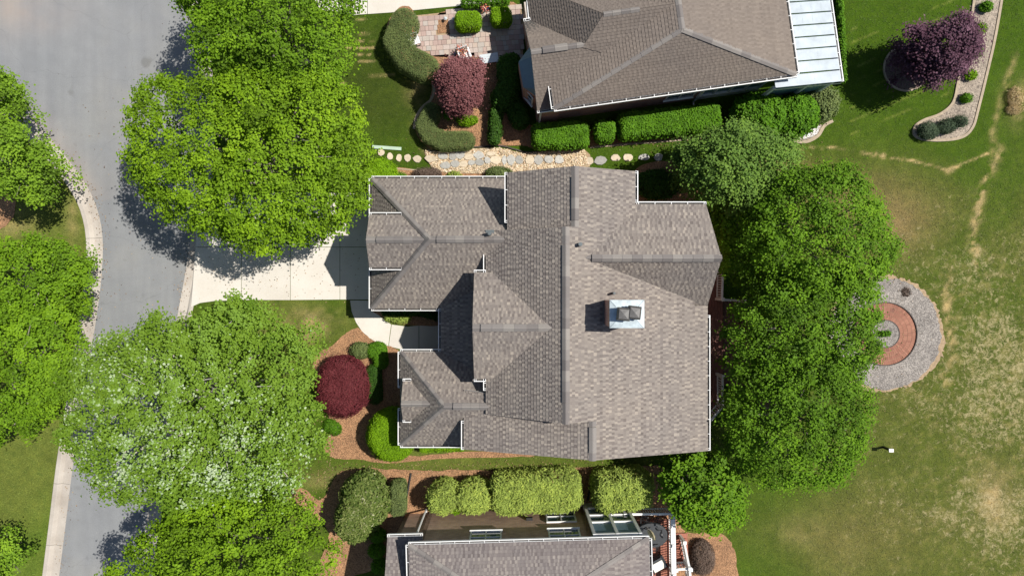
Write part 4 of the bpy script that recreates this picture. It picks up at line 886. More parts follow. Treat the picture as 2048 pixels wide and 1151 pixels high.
gutter(mr, pt(uT + 2.36, -.42, 2.97), pt(uT + 2.36, 9, 2.97), wdt=.11)
gm = MB(); A, B = pt(uT - .85, -.45, 3.36), pt(uT + 2.4, -.48, 2.93); gm.face([A, B, B - Vector((0, 0, .16)), A - Vector((0, 0, .16))]); gm.build('fascia', M['white'], mr)
for u in (uT - .7, uT + 1.0, uT + 2.2):
    p_ = pt(u, -.25, 0); g = MB(); g.box((p_.x, p_.y, 1.45), (.14, .14, 2.9), math.atan2(e.y, e.x)); g.build('porch_post', M['white'], mr)
pw = MB(); A, B = pt(uT - .7, -.2, 0), pt(uT + 2.2, -.2, 0); pw.prism([(A.x, A.y), (B.x, B.y), (B.x + nn.x * .06, B.y + nn.y * .06), (A.x + nn.x * .06, A.y + nn.y * .06)], 0.1, 2.5); pw.build('screen_wall', M['pane_blue'], mr)

# ---- the neighbour's house at the bottom
hb = empty('house', (0, 0, 0)); prop(hb, 'grey-mauve shingled brick house with red deck at the bottom edge', 'house')
R3 = Roof(hb, 'shingle_mauve')
A = Vector(P(817, 1089, 5.1)); B = Vector(P(1298, 1076, 5.1)); eb = (B - A).normalized(); nb_ = Vector((eb.y, -eb.x, 0)); Wb = (B - A).length
qb = lambda u, v, z: A + eb * u + nb_ * v + Vector((0, 0, z - 5.1))
av = Wb / (2.126 + 1.83); zt = 5.1 + .63 * av; uR = 1.83 * av
R3.plane([A, B, qb(uR, av, zt)]); R3.plane([A, qb(uR, av, zt), qb(uR, 8, zt), qb(0, 8, 5.1)]); R3.plane([B, qb(uR, av, zt), qb(uR, 8, zt), qb(Wb, 8, 5.1)])
l0 = Vector(P(775, 1073, 4.0)); l1 = Vector(P(845, 1071, 4.0))
R3.plane([l0, l1, l1 + nb_ * 2.6 + Vector((0, 0, .9)), l0 + nb_ * 2.6 + Vector((-.1, 0, .9))]); R3.plane([l1 + nb_ * 2.6 + Vector((0, 0, .9)), l0 + nb_ * 2.6 + Vector((-.1, 0, .9)), l0 + nb_ * 5.2 + Vector((-.1, 0, 0)), l1 + nb_ * 5.2])
R3.finish()
R3.ridge(A, qb(uR, av, zt), .35, .3, half=.12); R3.ridge(B, qb(uR, av, zt), .35, .3, half=.12); R3.ridge(qb(uR, av, zt), qb(uR, 8, zt), .3, .3)
gutter(hb, B, A); gutter(hb, A, qb(0, 8, 5.1)); gutter(hb, qb(Wb, 8, 5.1), B); gutter(hb, l1, l0)
wq = lambda u, v: (A.x + eb.x * u + nb_.x * v, A.y + eb.y * u + nb_.y * v)
V0 = .18
w0_, w1_ = wq(.3, V0), wq(7.95, V0)
walls(hb, [(*w1_, *w0_, 0, 5.0, 5.0), (*w0_, *wq(.3, 8), 0, 5.0, 5.0), (*wq(7.95, 7), *w1_, 0, 5.0, 5.0), (*wq(.32, V0 + .1), *wq(-.9, V0 + .1), 0, 3.9, 3.9), (*wq(-.9, V0 + .1), *wq(-.9, 5), 0, 3.9, 3.9)], M['brick2'])
an = math.atan2(-nb_.y, -nb_.x)
for u, z, ww, hh in ((6.75, 1.45, 1.35, 1.55), (3.25, 4.0, 1.35, 1.5), (6.75, 4.0, 1.35, 1.5)):
    c = wq(u, V0); window(hb, (c[0], c[1], z), ww, hh, an, split=2, proud=.07)
c = wq(5.25, V0 - .05); g = MB(); g.box((c[0], c[1], 1.75), (.3, .16, .2), math.atan2(eb.y, eb.x)); g.build('wall_light', M['iron'], hb)
c = wq(.15, V0 - .14); spout(hb, (*c, 3.9), (c[0], c[1], 0)); c = wq(8.0, V0 - .1); spout(hb, (*c, 5.0), (c[0], c[1], 0))
# white screened porch box beside the deck
c0_, c1_, c2_, c3_ = wq(8.0, -.05), wq(10.0, -.05), wq(10.0, 2.5), wq(8.0, 2.5)
sp = MB(); 
for a, b in ((c0_, c1_), (c1_, c2_)):
    for z in (.95, 2.0, 3.0, 4.6): 
        d = Vector((b[0] - a[0], b[1] - a[1], 0)); sp.box(((a[0] + b[0]) / 2, (a[1] + b[1]) / 2, z), (d.length + (.1 if z != 2.0 else 0), .1 if z != 2 else .08, .14), math.atan2(d.y, d.x))
    for t in (0, .5, 1):
        if t == 0 and a == c1_: continue
        sp.box((a[0] + (b[0] - a[0]) * t, a[1] + (b[1] - a[1]) * t, 2.4), (.13, .13, 4.6), math.atan2(eb.y, eb.x))
spo = sp.build('screen_porch_frame', M['white'], hb)
for a, b in ((c0_, c1_), (c1_, c2_)):
    for z0, z1, mm_ in ((.1, .9, 'white'), (1.05, 2.95, 'glass'), (3.1, 4.5, 'cover_blue')):
        d = Vector((b[0] - a[0], b[1] - a[1], 0)); g = MB(); g.box(((a[0] + b[0]) / 2 + nb_.x * .03, (a[1] + b[1]) / 2 + nb_.y * .03, (z0 + z1) / 2), (d.length, .03, z1 - z0), math.atan2(d.y, d.x)); g.build('pane' if mm_ != 'white' else 'panel', M[mm_], spo)
# ------------------------------------------------------------------ decks and railings
def deck(name, poly, z, m, ang, label, bw=0.14, leg=True):
    root = empty(name, (0, 0, 0)); prop(root, label, 'deck')
    pl = np.array(poly); c = pl.mean(0); ca, sa = math.cos(ang), math.sin(ang); q = (pl - c) @ np.array([[ca, -sa], [sa, ca]])   # rotate by -ang
    lo = q[:, 1].min(); hi = q[:, 1].max(); v = lo
    ar = sum(q[i][0] * q[(i + 1) % len(q)][1] - q[(i + 1) % len(q)][0] * q[i][1] for i in range(len(q)))
    qq = [tuple(x) for x in (q if ar > 0 else q[::-1])]
    while v < hi:
        r = [(-50, v), (50, v), (50, min(hi, v + bw - .008)), (-50, min(hi, v + bw - .008))]
        for j in range(len(qq)):
            r = clip(r, qq[j], qq[(j + 1) % len(qq)])
            if len(r) < 3: break
        if len(r) >= 3:
            mb = MB(); mb.prism([(c[0] + a * ca - b * sa, c[1] + a * sa + b * ca) for a, b in r], z - .035, z); mb.build('board', m, root)
        v += bw
    mb = MB()
    for p_ in poly: 
        s_ = c + (np.array(p_) - c) * .93; mb.box((s_[0], s_[1], (z - .03) / 2), (.13, .13, z - .04))
    mb.build('post', M['deck_dark'], root)
    return root
def railing(pts, z, label, hgt=.95, m='white', gap=.115, cat='railing', slope=None, bw=.1, group='white deck railings'):
    root = empty('railing', (0, 0, 0)); prop(root, label, cat, group)
    bm_ = MB(); bm_.box((0, 0, 0), (.035, .035, hgt - .14)); bal = bm_.mesh('baluster', M[m])
    zz = (lambda i: z) if slope is None else (lambda i: slope[i])
    for i in range(len(pts) - 1):
        a = Vector((*pts[i], zz(i))); b = Vector((*pts[i + 1], zz(i + 1))); d = b - a; L = d.length; rz = math.atan2(d.y, d.x); up = Vector((0, 0, 1)); sd_ = Vector((-d.y, d.x, 0)).normalized()
        for h0, h1, wd in ((hgt - .05, hgt, bw), (hgt - .12, hgt - .06, .05), (.08, .14, .05)):
            g = MB(); q = [a + sd_ * wd / 2, a - sd_ * wd / 2, b - sd_ * wd / 2, b + sd_ * wd / 2]; A = [x + up * h0 for x in q]; Bq = [x + up * h1 for x in q]; g.face(Bq); g.face(A[::-1])
            for k in range(4): g.face([A[k], A[(k + 1) % 4], Bq[(k + 1) % 4], Bq[k]])
            g.build('top_rail' if h1 == hgt else 'rail', M[m], root)
        n_ = int(L / gap)
        for k in range(1, n_): 
            o = link('baluster', bal, None, root, a + d * (k / n_) + up * (hgt / 2)); o.rotation_euler = (0, 0, rz)
    for i, p_ in enumerate(pts):
        g = MB(); g.box((p_[0], p_[1], zz(i) + (hgt + .1) / 2), (.12, .12, hgt + .1)); g.box((p_[0], p_[1], zz(i) + hgt + .115), (.16, .16, .03)); g.build('newel_post', M[m], root)
    return root
dz1 = .8
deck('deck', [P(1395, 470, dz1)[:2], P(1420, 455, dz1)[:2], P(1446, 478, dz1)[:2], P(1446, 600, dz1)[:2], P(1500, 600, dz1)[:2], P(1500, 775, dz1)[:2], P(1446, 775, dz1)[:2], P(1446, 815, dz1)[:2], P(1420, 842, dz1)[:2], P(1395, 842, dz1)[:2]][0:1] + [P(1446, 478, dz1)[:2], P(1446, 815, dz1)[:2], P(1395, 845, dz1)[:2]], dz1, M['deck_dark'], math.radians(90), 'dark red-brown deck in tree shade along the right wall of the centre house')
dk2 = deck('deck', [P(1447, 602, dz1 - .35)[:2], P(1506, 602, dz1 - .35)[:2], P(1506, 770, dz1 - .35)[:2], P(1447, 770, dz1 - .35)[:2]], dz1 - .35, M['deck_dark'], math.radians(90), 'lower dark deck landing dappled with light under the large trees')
railing([P(1416, 452, dz1 + .95)[:2], P(1447, 473, dz1 + .95)[:2], P(1446, 535, dz1 + .95)[:2], P(1444, 598, dz1 + .95)[:2]], dz1, 'white railing angled off the right gable of the centre house', group='white deck railings')
railing([P(1449, 599, dz1 + .95)[:2], P(1492, 602, dz1 + .95)[:2]], dz1 - .3, 'short pale handrail running from the gable railing into the trees')
railing([P(1445, 752, dz1 + .95)[:2], P(1446, 812, dz1 + .95)[:2], P(1417, 846, dz1 + .95)[:2]], dz1, 'white corner railing at the lower right end of the centre house')
# bottom deck
dz2 = 1.05; J = lambda a, b, z=dz2: P(a, b, z)[:2]
deck('deck', [J(1235, 1040), J(1340, 1037), J(1342, 1250), J(1240, 1250)], dz2, M['deck'], math.radians(90), 'bright red-brown deck with patio furniture beside the bottom house')
railing([J(1250, 1028, dz2 + .95), J(1345, 1027, dz2 + .95)], dz2, 'white railing along the bamboo hedge side of the red deck')
railing([J(1346, 1031, dz2 + .95), J(1347, 1090, dz2 + .95), J(1348, 1150, dz2 + .95), J(1349, 1230, dz2 + .95)], dz2, 'broad white railing along the right edge of the red deck', bw=.22)
st = empty('deck_stairs', (0, 0, 0)); prop(st, 'red-brown wooden steps going down beside the red deck', 'stairs')
for k in range(6):
    z = .92 - .155 * k; y0 = 1132 - k * 11; g = MB(); a = J(1352, y0, z); b = J(1377 - k * .5, y0 - 11.5, z); g.box(((a[0] + b[0]) / 2, (a[1] + b[1]) / 2, z), (b[0] - a[0], abs(b[1] - a[1]), .05)); g.box(((a[0] + b[0]) / 2, min(a[1], b[1]) + .02, z - .09), (b[0] - a[0] - .04, .025, .13)); g.build('tread', M['deck'], st)
railing([J(1382, 1160, 1.9), J(1379, 1135, 1.9), J(1370, 1085, 1.2)], 0, 'white sloping stair railing beside the dark plum shrub', slope=[.95, .95, .12])
railing([J(1352, 1138, 1.85), J(1381, 1137, 1.85)], .9, 'short white railing across the head of the deck steps')
# furniture on the deck
def tab():
    t = empty('patio_table', (*J(1303, 1070, dz2 + .7), dz2)); prop(t, 'oval patio table under a charcoal cover on the red deck', 'table')
    mb = MB(); n = 20; ring_ = lambda s, z: [(s * .78 * math.cos(2 * math.pi * k / n), s * .58 * math.sin(2 * math.pi * k / n), z) for k in range(n)]
    Ls = [ring_(.0001, .74), ring_(.9, .74), ring_(1.0, .72), ring_(1.03, .55)]
    for A_, B_ in zip(Ls, Ls[1:]):
        for k in range(n): mb.face([A_[k], A_[(k + 1) % n], B_[(k + 1) % n], B_[k]][::-1])
    mb.build('table_top', M['black_cloth'], t, smooth=True)
    for a, b in ((-.45, -.3), (.45, -.3), (.45, .3), (-.45, .3)):
        g = MB(); g.tube((a, b, 0), (a * .9, b * .9, .7), .025, .02, 6); g.build('leg', M['iron'], t)
    return t
tab()
u0 = J(1300, 1065, dz2 + 1.6); um = empty('parasol', (u0[0], u0[1], dz2)); prop(um, 'closed tan parasol leaning over the charcoal covered table', 'parasol')
g = MB(); g.tube((0, 0, .72), (.12, -.16, 1.95), .022, .022, 8); g.build('pole', M['bark'], um)
g = MB()
for k in range(8):
    a0, a1 = 2 * math.pi * k / 8, 2 * math.pi * (k + 1) / 8
    for (t0, r0), (t1, r1) in (((.35, .09), (.6, .13)), ((.6, .13), (.85, .11)), ((.85, .11), (1.05, .02))):
        f_p = lambda a, r, t: (.12 * t + r * math.cos(a) * (1 if k % 2 else .7), -.16 * t + r * math.sin(a) * (1 if k % 2 else .7), .72 + 1.3 * t)
        g.face([f_p(a0, r0, t0), f_p(a1, r0, t0), f_p(a1, r1, t1), f_p(a0, r1, t1)])
g.build('canopy', M['tan_cloth'], um)
def iron_chair(px, py, rz, label):
    q = J(px, py, dz2 + .45); c = empty('iron_chair', (q[0], q[1], dz2)); c.rotation_euler = (0, 0, rz); prop(c, label, 'chair', 'black iron chairs round the covered table')
    g = MB(); n = 14
    rg = [(.24 * math.cos(2 * math.pi * k / n), .23 * math.sin(2 * math.pi * k / n), .44) for k in range(n)]
    for k in range(n): g.tube(rg[k], rg[(k + 1) % n], .018, n=5)
    for k in range(-2, 3):
        y = k * .09; x = math.sqrt(.053 - y * y); g.tube((-x, y, .44), (x, y, .44), .012, n=4); g.tube((y, -x, .44), (y, x, .44), .012, n=4)
    g.build('seat', M['iron'], c); g = MB()
    bk = [(-.24 + .02 * abs(k), k * .075, .44 + .42 * (1 - (k / 3.2) ** 2) ** .5) for k in range(-3, 4)]
    for a, b in zip(bk, bk[1:]): g.tube(a, b, .018, n=5)
    for k in (-2, -1, 0, 1, 2): g.tube((-.23, k * .07, .44), bk[k + 3], .012, n=4)
    g.build('backrest', M['iron'], c)
    for a, b in ((-.17, -.16), (.17, -.16), (.17, .16), (-.17, .16)):
        g = MB(); g.tube((a * 1.15, b * 1.15, 0), (a, b, .44), .016, n=5); g.build('leg', M['iron'], c)
iron_chair(1263, 1046, 2.4, 'black iron chair at the upper left of the covered table'); iron_chair(1308, 1092, -1.4, 'black iron chair below the leaning tan parasol'); iron_chair(1290, 1042, 1.7, 'black iron chair against the hedge side of the table'); iron_chair(1318, 1045, 1.2, 'black iron chair at the upper right of the covered table'); iron_chair(1330, 1062, .2, 'black iron chair between the covered table and the broad railing')
q = J(1316, 1128, dz2 + .5); lc_ = empty('armchair', (q[0], q[1], dz2)); lc_.rotation_euler = (0, 0, .5); prop(lc_, 'cream cushioned armchair with dark frame on the red deck', 'armchair')
g = MB(); g.box((0, 0, .42), (.62, .58, .14)); o = g.build('seat_cushion', M['cream'], lc_); md = o.modifiers.new('b', 'BEVEL'); md.width = .04; md.segments = 3
g = MB(); g.box((-.02, .33, .62), (.6, .12, .5)); o = g.build('back_cushion', M['black_cloth'], lc_); md = o.modifiers.new('b', 'BEVEL'); md.width = .04; md.segments = 3
for sx in (-1, 1):
    g = MB(); g.box((sx * .36, .02, .58), (.06, .66, .05)); g.build('armrest', M['iron'], lc_)
    for sy in (-1, 1): g = MB(); g.box((sx * .34, sy * .27, .29), (.05, .05, .58)); g.build('leg', M['iron'], lc_)
g = MB(); g.box((0, 0, .3), (.68, .6, .06)); g.build('frame', M['iron'], lc_)

# ------------------------------------------------------------------ foliage
def tree(name, outline, zmid, ztop, zbot, m, label, group=None, cat='tree', leaf=0.108, dens=1.0, clump=0.30, base=None, bark='bark', trunk_r=0.2, seed=1, gap=0.57, bare=0.0, pale=(), per=150, shrink=.97):
    rg = np.random.default_rng(seed)
    pl = np.array(PP(outline, zmid)); c = pl.mean(0)
    ang = np.arctan2(pl[:, 1] - c[1], pl[:, 0] - c[0]); rad = np.hypot(*(pl - c).T); o_ = np.argsort(ang); ang, rad = ang[o_], rad[o_]
    Rf = lambda t: np.interp(t, np.r_[ang - 2 * math.pi, ang, ang + 2 * math.pi], np.r_[rad, rad, rad]) * shrink * (1 + .20 * (vnoise(c[0] + rad.mean() * np.cos(t), c[1] + rad.mean() * np.sin(t), .28 * rad.mean() + .12, seed + 70) - .5) + .14 * (vnoise(c[0] + rad.mean() * np.cos(t), c[1] + rad.mean() * np.sin(t), .5, seed + 75) - .5))
    area = 0.5 * (rad.mean() ** 2) * 2 * math.pi
    n_try = int(area / gap ** 2 * 9); th = rg.uniform(-math.pi, math.pi, n_try); d = np.sqrt(rg.random(n_try)) 
    x = c[0] + d * Rf(th) * np.cos(th); y = c[1] + d * Rf(th) * np.sin(th)
    lump = fbm(x, y, 1.7, seed) - 0.5
    z = zmid + (ztop - zmid) * np.sqrt(np.clip(1 - d ** 2.3, 0, 1)) + (lump * 1.9 + (vnoise(x, y, .75, seed + 40) - .5) * 1.0) * (0.45 + 0.55 * (1 - d))
    cent = np.c_[x, y, z]
    keep = []; cell = {}
    for i in range(n_try):                                  # spread clumps evenly, dart throwing
        k = (int(cent[i, 0] / gap), int(cent[i, 1] / gap), int(cent[i, 2] / gap)); ok = True
        for a in (-1, 0, 1):
            for b in (-1, 0, 1):
                for e_ in (-1, 0, 1):
                    for j in cell.get((k[0] + a, k[1] + b, k[2] + e_), ()):
                        if ((cent[i] - cent[j]) ** 2).sum() < gap * gap: ok = False; break
        if ok: keep.append(i); cell.setdefault(k, []).append(i)
    top = cent[keep]; dk = d[keep]
    # lower rim and inner clumps give the crown depth
    nl = int(len(top) * 2.3); th = rg.uniform(-math.pi, math.pi, nl); d2 = rg.random(nl) ** .45 * .96; f = np.where(rg.random(nl) < .55, rg.uniform(.85, 1.2, nl), rg.random(nl))
    low = np.c_[c[0] + d2 * Rf(th) * np.cos(th), c[1] + d2 * Rf(th) * np.sin(th), zbot + (zmid + (ztop - zmid) * np.sqrt(np.clip(1 - d2 ** 2.3, 0, 1)) - .5 - zbot) * (f * .75 + .1 * (d2 > .7))]
    low[:, 2] = np.maximum(low[:, 2], zbot + (1 - d2) * .8)
    allc = np.vstack([top, low]); per_n = np.r_[np.full(len(top), int(per * dens)), np.full(nl, int(per * dens * .5))]
    per_n = np.maximum(3, (per_n * rg.uniform(.55, 1.3, len(per_n))).astype(int))
    idx = np.repeat(np.arange(len(allc)), per_n); n = len(idx)
    off = rg.normal(size=(n, 3)) * np.array([.62, .62, .42]) * clump * rg.uniform(.8, 1.25, len(allc))[idx][:, None]
    pos = allc[idx] + off
    outw = pos - np.array([c[0], c[1], zmid - 1.0]); outw /= np.linalg.norm(outw, axis=1, keepdims=True) + 1e-9
    nr = np.array([0.25, 0.05, 1.2]) + outw * .4 + (off / clump) * .35 + rg.normal(size=(n, 3)) * .45
    ct = rg.normal(size=len(allc)) * .15 + (fbm(allc[:, 0], allc[:, 1], 2.2, seed + 60) - .5) * .6
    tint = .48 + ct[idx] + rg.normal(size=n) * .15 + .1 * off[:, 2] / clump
    if pale:
        pp_ = sum(np.exp(-((pos[:, 0] - P(a_, b_, zmid)[0]) ** 2 + (pos[:, 1] - P(a_, b_, zmid)[1]) ** 2) / r_ ** 2) for a_, b_, r_ in pale)
        tint = np.clip(tint - .05, 0, .72) + (rg.random(n) < .62 * pp_) * .30
    Q = leaves(pos, nr, leaf * rg.uniform(.6, 1.3, n), .8, .3, rg)
    bx = base if base is not None else (c[0], c[1])
    root = empty(name, (bx[0], bx[1], 0)); prop(root, label, cat, group)
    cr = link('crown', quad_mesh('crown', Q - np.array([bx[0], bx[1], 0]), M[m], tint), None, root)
    t = MB(); b0 = Vector((0, 0, -.05)); cc = Vector((c[0] - bx[0], c[1] - bx[1], 0)); fork = Vector((cc.x * .3, cc.y * .3, max(.8, zbot + .2)))
    t.tube(b0, b0 + Vector((0, 0, .25)), trunk_r * 1.5, trunk_r * 1.05, 10); t.tube(b0 + Vector((0, 0, .25)), fork, trunk_r * 1.05, trunk_r * .8, 10); t.build('trunk', M[bark], root, smooth=True)
    br = MB(); nb2 = 9 if len(top) < 120 else 14
    for k in range(nb2):
        a = 2 * math.pi * k / nb2 + rg.random() * .4; rr = Rf(np.array([(a + math.pi) % (2 * math.pi) - math.pi]))[0] * rg.uniform(.45, .85)
        dd = rr / max(rad.mean(), .1); zz = zmid + (ztop - zmid) * math.sqrt(max(0.05, 1 - min(dd, .98) ** 2.3)) - 1.1
        e1 = Vector((cc.x + rr * .5 * math.cos(a), cc.y + rr * .5 * math.sin(a), (fork.z + zz) / 2 + .4)); e2 = Vector((cc.x + rr * math.cos(a), cc.y + rr * math.sin(a), zz))
        br.tube(fork - Vector((0, 0, .1)), e1, trunk_r * .5, trunk_r * .28, 6); br.tube(e1, e2, trunk_r * .28, trunk_r * .1, 5)
        for q_ in range(3):
            a2 = a + rg.normal() * .6; s0_ = e1 + (e2 - e1) * rg.uniform(.2, .9); ln = rg.uniform(.4, .8); br.tube(s0_, s0_ + Vector((math.cos(a2) * ln, math.sin(a2) * ln, rg.uniform(-.1, .3))), trunk_r * .13, trunk_r * .04, 4)
    if bare:
        for k in range(int(bare)):
            i = rg.integers(len(top)); p_ = Vector(top[i]) - Vector((bx[0], bx[1], -.12)); a = math.atan2(c[1] - top[i][1], c[0] - top[i][0]) + rg.normal() * .4; ln = rg.uniform(.5, 1.1); br.tube(p_ + Vector((math.cos(a) * ln, math.sin(a) * ln, -.25)), p_, .028, .01, 4)
    prop(br.build('branches', M[bark], root, smooth=True), kind='stuff')
    return root
def capsule(pts, rpx, z=0.0):
    pl = np.array(PP(pts, z)) if len(pts) > 1 else np.array(PP([pts[0], (pts[0][0] + .01, pts[0][1])], z)); r = rpx * (H - z) / F
    return lambda x, y: dist_polyline(x, y, pl) - r
def ell(cx, cy, rx, ry, z=0.0, rot=0.0):
    q = P(cx, cy, z); s = (H - z) / F; a, b = rx * s, ry * s; c_, s_ = math.cos(rot), math.sin(rot)
    return lambda x, y: (np.hypot(((x - q[0]) * c_ + (y - q[1]) * s_) / a, (-(x - q[0]) * s_ + (y - q[1]) * c_) / b) - 1) * min(a, b)
def rbox(x0, y0, x1, y1, z=0.0, rad=.25, rot=0.0):
    a = P(x0, y0, z); b = P(x1, y1, z); cx, cy = (a[0] + b[0]) / 2, (a[1] + b[1]) / 2; hx, hy = abs(b[0] - a[0]) / 2, abs(b[1] - a[1]) / 2; c_, s_ = math.cos(rot), math.sin(rot)
    def f(x, y):
        u = (x - cx) * c_ + (y - cy) * s_; v = -(x - cx) * s_ + (y - cy) * c_
        dx = np.abs(u) - hx + rad; dy = np.abs(v) - hy + rad
        return np.hypot(np.maximum(dx, 0), np.maximum(dy, 0)) + np.minimum(np.maximum(dx, dy), 0) - rad
    return f
def shrub(name, sdf, bbox, hgt, m, label, group=None, cat='hedge', leaf=0.07, dens=1000, edge=.25, rough=.05, z0=0.0, aspect=.7, seed=0, lumps=0.1, sides=1.0, loose=0.0, stem=False, up=1.25):
    """leafy mass on a footprint; bbox in photo pixels (x0,y0,x1,y1) at the top"""
    rg = np.random.default_rng(seed + len(label) * 7); a = P(bbox[0] - 12, bbox[1] - 12, hgt); b = P(bbox[2] + 12, bbox[3] + 12, hgt); lo = np.array([a[0], b[1]]); hi = np.array([b[0], a[1]])
    A = np.prod(hi - lo)
    def prof(dd, x, y):
        t = np.clip(1 + dd / edge, 0, 1); zz = hgt * (1 - t ** 2.4 * .55)
        return zz + lumps * (fbm(x, y, .55, seed + 3) - .5) * 2
    P_, N_, S_, T_ = [], [], [], []
    for layer, (k, inset, sz) in enumerate(((dens, 0, 1.0), (dens * .55, .07, 1.5), (dens * .3, .16, 2.2))):
        n = int(A * k); p = lo + (hi - lo) * rg.random((n, 2)); dd = sdf(p[:, 0], p[:, 1]) + rg.normal(size=n) * rough * .6 + (fbm(p[:, 0], p[:, 1], .6, seed) - .5) * rough * 3; s = dd < -inset * .8; p, dd = p[s], dd[s]; n = len(p)
        z = prof(dd, p[:, 0], p[:, 1]) - inset - np.abs(rg.normal(size=n)) * rough
        if loose: z += rg.normal(size=n) * loose
        e_ = .03; gx = (sdf(p[:, 0] + e_, p[:, 1]) - sdf(p[:, 0] - e_, p[:, 1])) / (2 * e_); gy = (sdf(p[:, 0], p[:, 1] + e_) - sdf(p[:, 0], p[:, 1] - e_)) / (2 * e_)
        t = np.clip(1 + dd / edge, 0, 1)[:, None]
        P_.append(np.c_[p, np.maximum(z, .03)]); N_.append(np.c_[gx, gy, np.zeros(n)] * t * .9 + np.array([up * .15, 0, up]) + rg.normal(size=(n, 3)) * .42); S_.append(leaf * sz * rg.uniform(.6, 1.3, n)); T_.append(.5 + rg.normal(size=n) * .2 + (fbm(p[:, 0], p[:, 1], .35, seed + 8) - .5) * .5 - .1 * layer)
    # flanks
    n = int(A * dens * 1.1 * sides); p = lo + (hi - lo) * rg.random((n * 3, 2)); dd = sdf(p[:, 0], p[:, 1]); s = np.abs(dd + .05) < .09; p = p[s][:n]; n = len(p)
    if n:
        gx = (sdf(p[:, 0] + .03, p[:, 1]) - sdf(p[:, 0] - .03, p[:, 1])) / .06; gy = (sdf(p[:, 0], p[:, 1] + .03) - sdf(p[:, 0], p[:, 1] - .03)) / .06
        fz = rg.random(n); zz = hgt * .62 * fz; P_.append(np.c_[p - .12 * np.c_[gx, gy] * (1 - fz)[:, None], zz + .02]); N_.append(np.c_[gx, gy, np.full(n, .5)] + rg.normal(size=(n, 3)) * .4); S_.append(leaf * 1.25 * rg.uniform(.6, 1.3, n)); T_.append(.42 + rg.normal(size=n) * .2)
    pos = np.concatenate(P_); Q = leaves(pos, np.concatenate(N_), np.concatenate(S_), aspect, .25, rg); c = pos[:, :2].mean(0)
    root = empty(name, (c[0], c[1], z0)); prop(root, label, cat, group)
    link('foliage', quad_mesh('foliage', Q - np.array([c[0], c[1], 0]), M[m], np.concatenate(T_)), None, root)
    t = MB(); k = max(1, min(5, int(math.sqrt(A) * .8))); dxy = [(0, 0)]
    for q in pos[rg.integers(len(pos), size=k), :2]: 
        if sdf(np.array([q[0]]), np.array([q[1]]))[0] < -.12: dxy.append((q[0] - c[0], q[1] - c[1]))
    q0 = pos[np.argmin(sdf(pos[:, 0], pos[:, 1])), :2]; dxy[0] = (q0[0] - c[0], q0[1] - c[1])
    for q in dxy:
        for j in range(3): t.tube((q[0], q[1], -.03), (q[0] + rg.normal() * .1, q[1] + rg.normal() * .1, hgt * .75), .022, .01, 5)
    t.build('stems', M['bark'], root)
    return root

TG = 'large leafy garden trees'
W2 = lambda x, y: P(x, y)[:2]
tree('maple_tree', [(322, 169), (382, 149), (472, 156), (582, 146), (672, 172), (734, 219), (750, 279), (760, 334), (737, 389), (712, 434), (662, 472), (612, 504), (542, 497), (462, 482), (402, 456), (334, 414), (287, 364), (274, 294), (292, 219)], 5.3, 8.0, 2.6, 'leaf_bright', 'largest round bright green tree, shading the driveway mouth', TG, seed=2, trunk_r=.24)
tree('maple_tree', [(358, 0), (373, -60), (488, -110), (628, -90), (708, -30), (720, 40), (703, 95), (693, 140), (648, 172), (568, 160), (488, 150), (420, 148), (400, 100), (403, 50)], 5.2, 7.8, 2.4, 'leaf_mid', 'green tree at the top edge, just above the largest tree', TG, seed=3, trunk_r=.24)
tree('street_tree', [(-70, 150), (5, 148), (42, 178), (55, 208), (38, 232), (-10, 250), (-70, 240)], 3.6, 5.2, 1.8, 'leaf_lime', 'small tree cut by the upper left edge beside the road', TG, seed=4, trunk_r=.12, base=W2(5, 205))
tree('street_tree', [(-80, 250), (20, 243), (60, 262), (98, 290), (122, 330), (118, 370), (92, 402), (40, 392), (0, 372), (-60, 372)], 4.0, 5.8, 2.0, 'leaf_lime', 'lime green tree overhanging the curve of the left kerb', TG, seed=5, trunk_r=.14, base=W2(35, 325))
tree('street_tree', [(-60, 500), (30, 492), (90, 476), (148, 500), (172, 535), (158, 575), (128, 590), (108, 640), (40, 650), (-60, 640)], 4.4, 6.2, 2.0, 'leaf_mid', 'mid green tree at the left edge whose branch reaches the kerb', TG, seed=6, bare=6, base=W2(60, 565))
tree('street_tree', [(-80, 630), (0, 605), (100, 595), (138, 640), (148, 700), (138, 760), (100, 800), (60, 850), (0, 898), (-80, 900)], 4.6, 6.6, 2.0, 'leaf_mid', 'wide green tree at the left edge below the other kerb tree', TG, seed=7, bare=5, base=W2(45, 745))
tree('poplar_tree', [(320, 625), (370, 643), (430, 618), (520, 613), (588, 642), (612, 690), (636, 740), (622, 790), (645, 840), (632, 888), (600, 918), (585, 968), (520, 988), (430, 1006), (340, 998), (262, 1006), (205, 985), (165, 915), (122, 862), (152, 800), (140, 750), (184, 692), (250, 662), (300, 652)], 5.2, 7.6, 2.4, 'leaf_silver', 'spreading tree with pale silvery leaves and bare grey twigs beside the road', TG, seed=8, bark='bark_pale', bare=16, dens=1.0, trunk_r=.22, gap=.56, leaf=.11, pale=((520, 920, 2.2), (420, 880, 2.2), (240, 770, 1.8), (330, 860, 1.5), (300, 940, 1.4)))
tree('maple_tree', [(200, 1140), (290, 1062), (330, 1022), (420, 1002), (540, 987), (600, 1012), (638, 1060), (652, 1110), (640, 1180), (540, 1220), (300, 1220), (200, 1180)], 4.9, 7.2, 2.3, 'leaf_bright', 'round bright green tree at the bottom edge below the silvery tree', TG, seed=9)
tree('young_tree', [(-30, 1075), (12, 1072), (32, 1100), (24, 1142), (-30, 1170)], 2.2, 3.2, 1.0, 'leaf_lime', 'small tree tip in the lower left corner of the lawn', TG, seed=10, trunk_r=.07, base=W2(-8, 1112))
